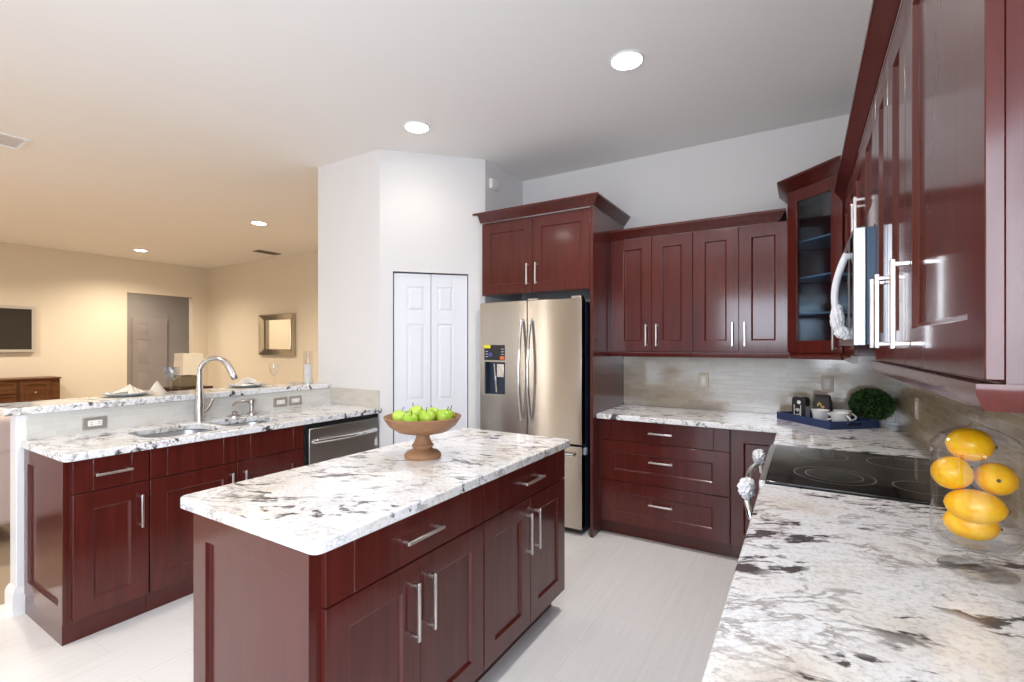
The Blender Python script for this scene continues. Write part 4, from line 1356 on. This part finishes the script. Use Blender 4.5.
# cone-folded napkin and wine glasses
o = MB().lathe([(0, 0), (0.055, 0), (0.050, 0.010), (0.012, 0.070), (0, 0.085)], 20).build('napkin', M['linen'], loc=(-3.825, 1.545, ZB))
tag(o, 'cream cone folded napkin standing behind the crystal wine glass', 'napkin')
def wine_glass(x, y, label, s=1.0, mat=None):
    t = thing('wine_glass', label, 'wine glass', (x, y, ZB), 0, 'wine glasses on the bar top')
    MB().lathe([(0, 0), (0.034 * s, 0), (0.034 * s, 0.002), (0.010, 0.006), (0.0042, 0.014), (0.0040, 0.078), (0.010, 0.084), (0, 0.084)], 28).build('stem', M['glass'], t)
    MB().lathe_open([(0, 0.083), (0.012, 0.086), (0.030 * s, 0.104), (0.041 * s, 0.132), (0.043 * s, 0.158), (0.040 * s, 0.182)], 18 if s > 0.95 else 28).lathe_open([(0, 0.086), (0.011, 0.089), (0.028 * s, 0.106), (0.039 * s, 0.133), (0.041 * s, 0.158), (0.0385 * s, 0.182)], 18 if s > 0.95 else 28).build('bowl', mat or M['glass'], t, smooth=s <= 0.95)
wine_glass(-3.742, 1.597, 'wide cut crystal wine glass left of the faucet', 1.18, thin_glass('cut_crystal', (0.90, 0.91, 0.92), 2.0, 0.08))
wine_glass(-3.705, 2.325, 'slender clear wine glass between the right plate and the candle holder', 0.8)
t = thing('candle_holder', 'clear cylinder candle holder with a white pillar candle at the wall end of the bar', 'candle holder', (-3.665, 2.615, ZB))
MB().lathe_open([(0, 0.002), (0.040, 0.002), (0.040, 0.285)], 32).build('glass_cylinder', M['smoked'], t)
MB().lathe([(0, 0.004), (0.034, 0.004), (0.034, 0.165), (0, 0.163)], 28).build('candle', M['candle'], t)
MB().lathe([(0, 0), (0.044, 0), (0.044, 0.004), (0, 0.004)], 32).build('base', M['nickel'], t)

# ------------------------------------------------------------------ living room
t = thing('television', 'flat dark television with a silver frame on the beige far wall', 'television', (XF, 1.95, 1.315), R90)
MB().box(-0.62, 0.62, -0.05, -0.005, 0.0, 0.73).build('frame', M['silver_frame'], t, bevel=0.004)
MB().box(-0.575, 0.575, -0.052, -0.049, 0.045, 0.685).build('screen', M['screen'], t)

t = thing('sideboard', 'walnut sideboard with brass knobs under the television', 'sideboard', (-10.12, 1.25, 0), R90)
MB().box(0.0, 1.50, 0.0, 0.46, 0.10, 0.895).build('body', M['sideboard'], t, bevel=0.004)
MB().box(-0.015, 1.515, -0.015, 0.465, 0.895, 0.920).build('top', M['sideboard'], t, bevel=0.004)
for x in (0.02, 1.42):
    for y in (0.02, 0.39):
        MB().box(x, x + 0.06, y, y + 0.05, 0.0, 0.10).build('leg', M['sideboard'], t)
def knob(parent, x, z, y=-0.02):
    k = MB().lathe([(0, 0), (0.008, 0), (0.007, 0.010), (0.015, 0.018), (0.012, 0.026), (0, 0.028)], 16).build('knob', M['brass'], parent)
    k.rotation_euler = (R90, 0, 0)
    k.location = (x, y, z)
for x0, x1 in ((0.04, 0.50), (0.54, 1.00)):
    for z0, z1 in ((0.70, 0.87), (0.53, 0.68), (0.13, 0.51)):
        d = shaker(MB(), x0, x1, z0, z1, 0.03, 0.03, 0.018, 0.006, 0.004, y=-0.018).build('drawer', M['sideboard'], t)
        knob(d, (x0 + x1) / 2, (z0 + z1) / 2, -0.012)
d = shaker(MB(), 1.04, 1.38, 0.53, 0.87, 0.045, 0.05, 0.018, 0.006, 0.004, y=-0.018).build('drawer', M['sideboard'], t)
knob(d, 1.21, 0.70, -0.012)
d = shaker(MB(), 1.04, 1.38, 0.13, 0.51, 0.045, 0.05, 0.018, 0.006, 0.004, y=-0.018).build('door', M['sideboard'], t)
knob(d, 1.09, 0.32, -0.012)

t = thing('wall_mirror', 'rectangular mirror in a wide mirrored frame on the beige wall', 'mirror', (-8.155, YF, 1.62))
b = MB()
W2, H2, fr = 0.53, 0.37, 0.13
def R4(w, h, y):
    return [(-w, y, -h), (w, y, -h), (w, y, h), (-w, y, h)]
b.ring_loft([R4(W2, H2, -0.004), R4(W2, H2, -0.05), R4(W2 - 0.02, H2 - 0.02, -0.055), R4(W2 - fr, H2 - fr * 0.8, -0.022)], True, True)
b.build('frame', M['mirror_frame'], t, angle=10)
MB().box(-W2 + fr, W2 - fr, -0.026, -0.021, -H2 + fr * 0.8, H2 - fr * 0.8).build('glass', M['mirror'], t)

t = thing('side_table', 'dark wood side table under the cream lamp in the living room', 'table', (-8.0, 3.62, 0))
MB().box(-0.25, 0.25, -0.22, 0.26, 0.60, 0.80).build('top', M['dark_wood'], t, bevel=0.006)
for sx in (-1, 1):
    for sy in (-1, 1):
        MB().box(sx * 0.21 - 0.025, sx * 0.21 + 0.025, 0.02 + sy * 0.20 - 0.025, 0.02 + sy * 0.20 + 0.025, 0, 0.60).build('leg', M['dark_wood'], t)
t = thing('table_lamp', 'cream box shade lamp on an olive base beside the hall opening', 'lamp', (-8.0, 3.62, 0.80))
MB().box(-0.13, 0.13, -0.15, 0.13, 0.0, 0.16).build('base', M['olive'], t, bevel=0.01)
MB().box(-0.012, 0.012, -0.012, 0.012, 0.16, 0.22).build('neck', M['nickel'], t)
b = MB().ring_loft([R5 for R5 in ([(x * 0.15, y * 0.145 + 0.03, 0.18) for x, y in ((-1, -1), (1, -1), (1, 1), (-1, 1))], [(x * 0.14, y * 0.135 + 0.03, 0.50) for x, y in ((-1, -1), (1, -1), (1, 1), (-1, 1))])], True, True)
b.build('shade', M['shade'], t, bevel=0.004)

t = thing('sofa', 'mauve fabric sofa behind the open end of the bar', 'sofa', (-5.30, 0.22, 0))
MB().box(-0.42, 0.42, -1.0, 1.0, 0.12, 0.40).build('base', M['sofa'], t, bevel=0.03, segs=3)
MB().box(0.20, 0.44, -0.99, 0.99, 0.13, 0.66).build('back', M['sofa'], t, bevel=0.04, segs=3)
for k in range(2):
    MB().box(0.14, 0.43, -0.99 + 1.0 * k, 0.0 - 0.01 + 1.0 * k, 0.62, 0.90).build('back_cushion', M['sofa'], t, bevel=0.06, segs=4)
    MB().box(-0.42, 0.20, -0.80 + 0.81 * k, 0.0 + 0.80 * k, 0.40, 0.55).build('seat_cushion', M['sofa'], t, bevel=0.04, segs=3)
for s in (-1, 1):
    MB().box(-0.425, 0.432, s * 0.905 - 0.10, s * 0.905 + 0.10, 0.395, 0.63).build('arm', M['sofa'], t, bevel=0.04, segs=3)
    for x in (-0.35, 0.35):
        MB().box(x - 0.03, x + 0.03, s * 0.9 - 0.03, s * 0.9 + 0.03, 0.0, 0.12).build('leg', M['dark_wood'], t)
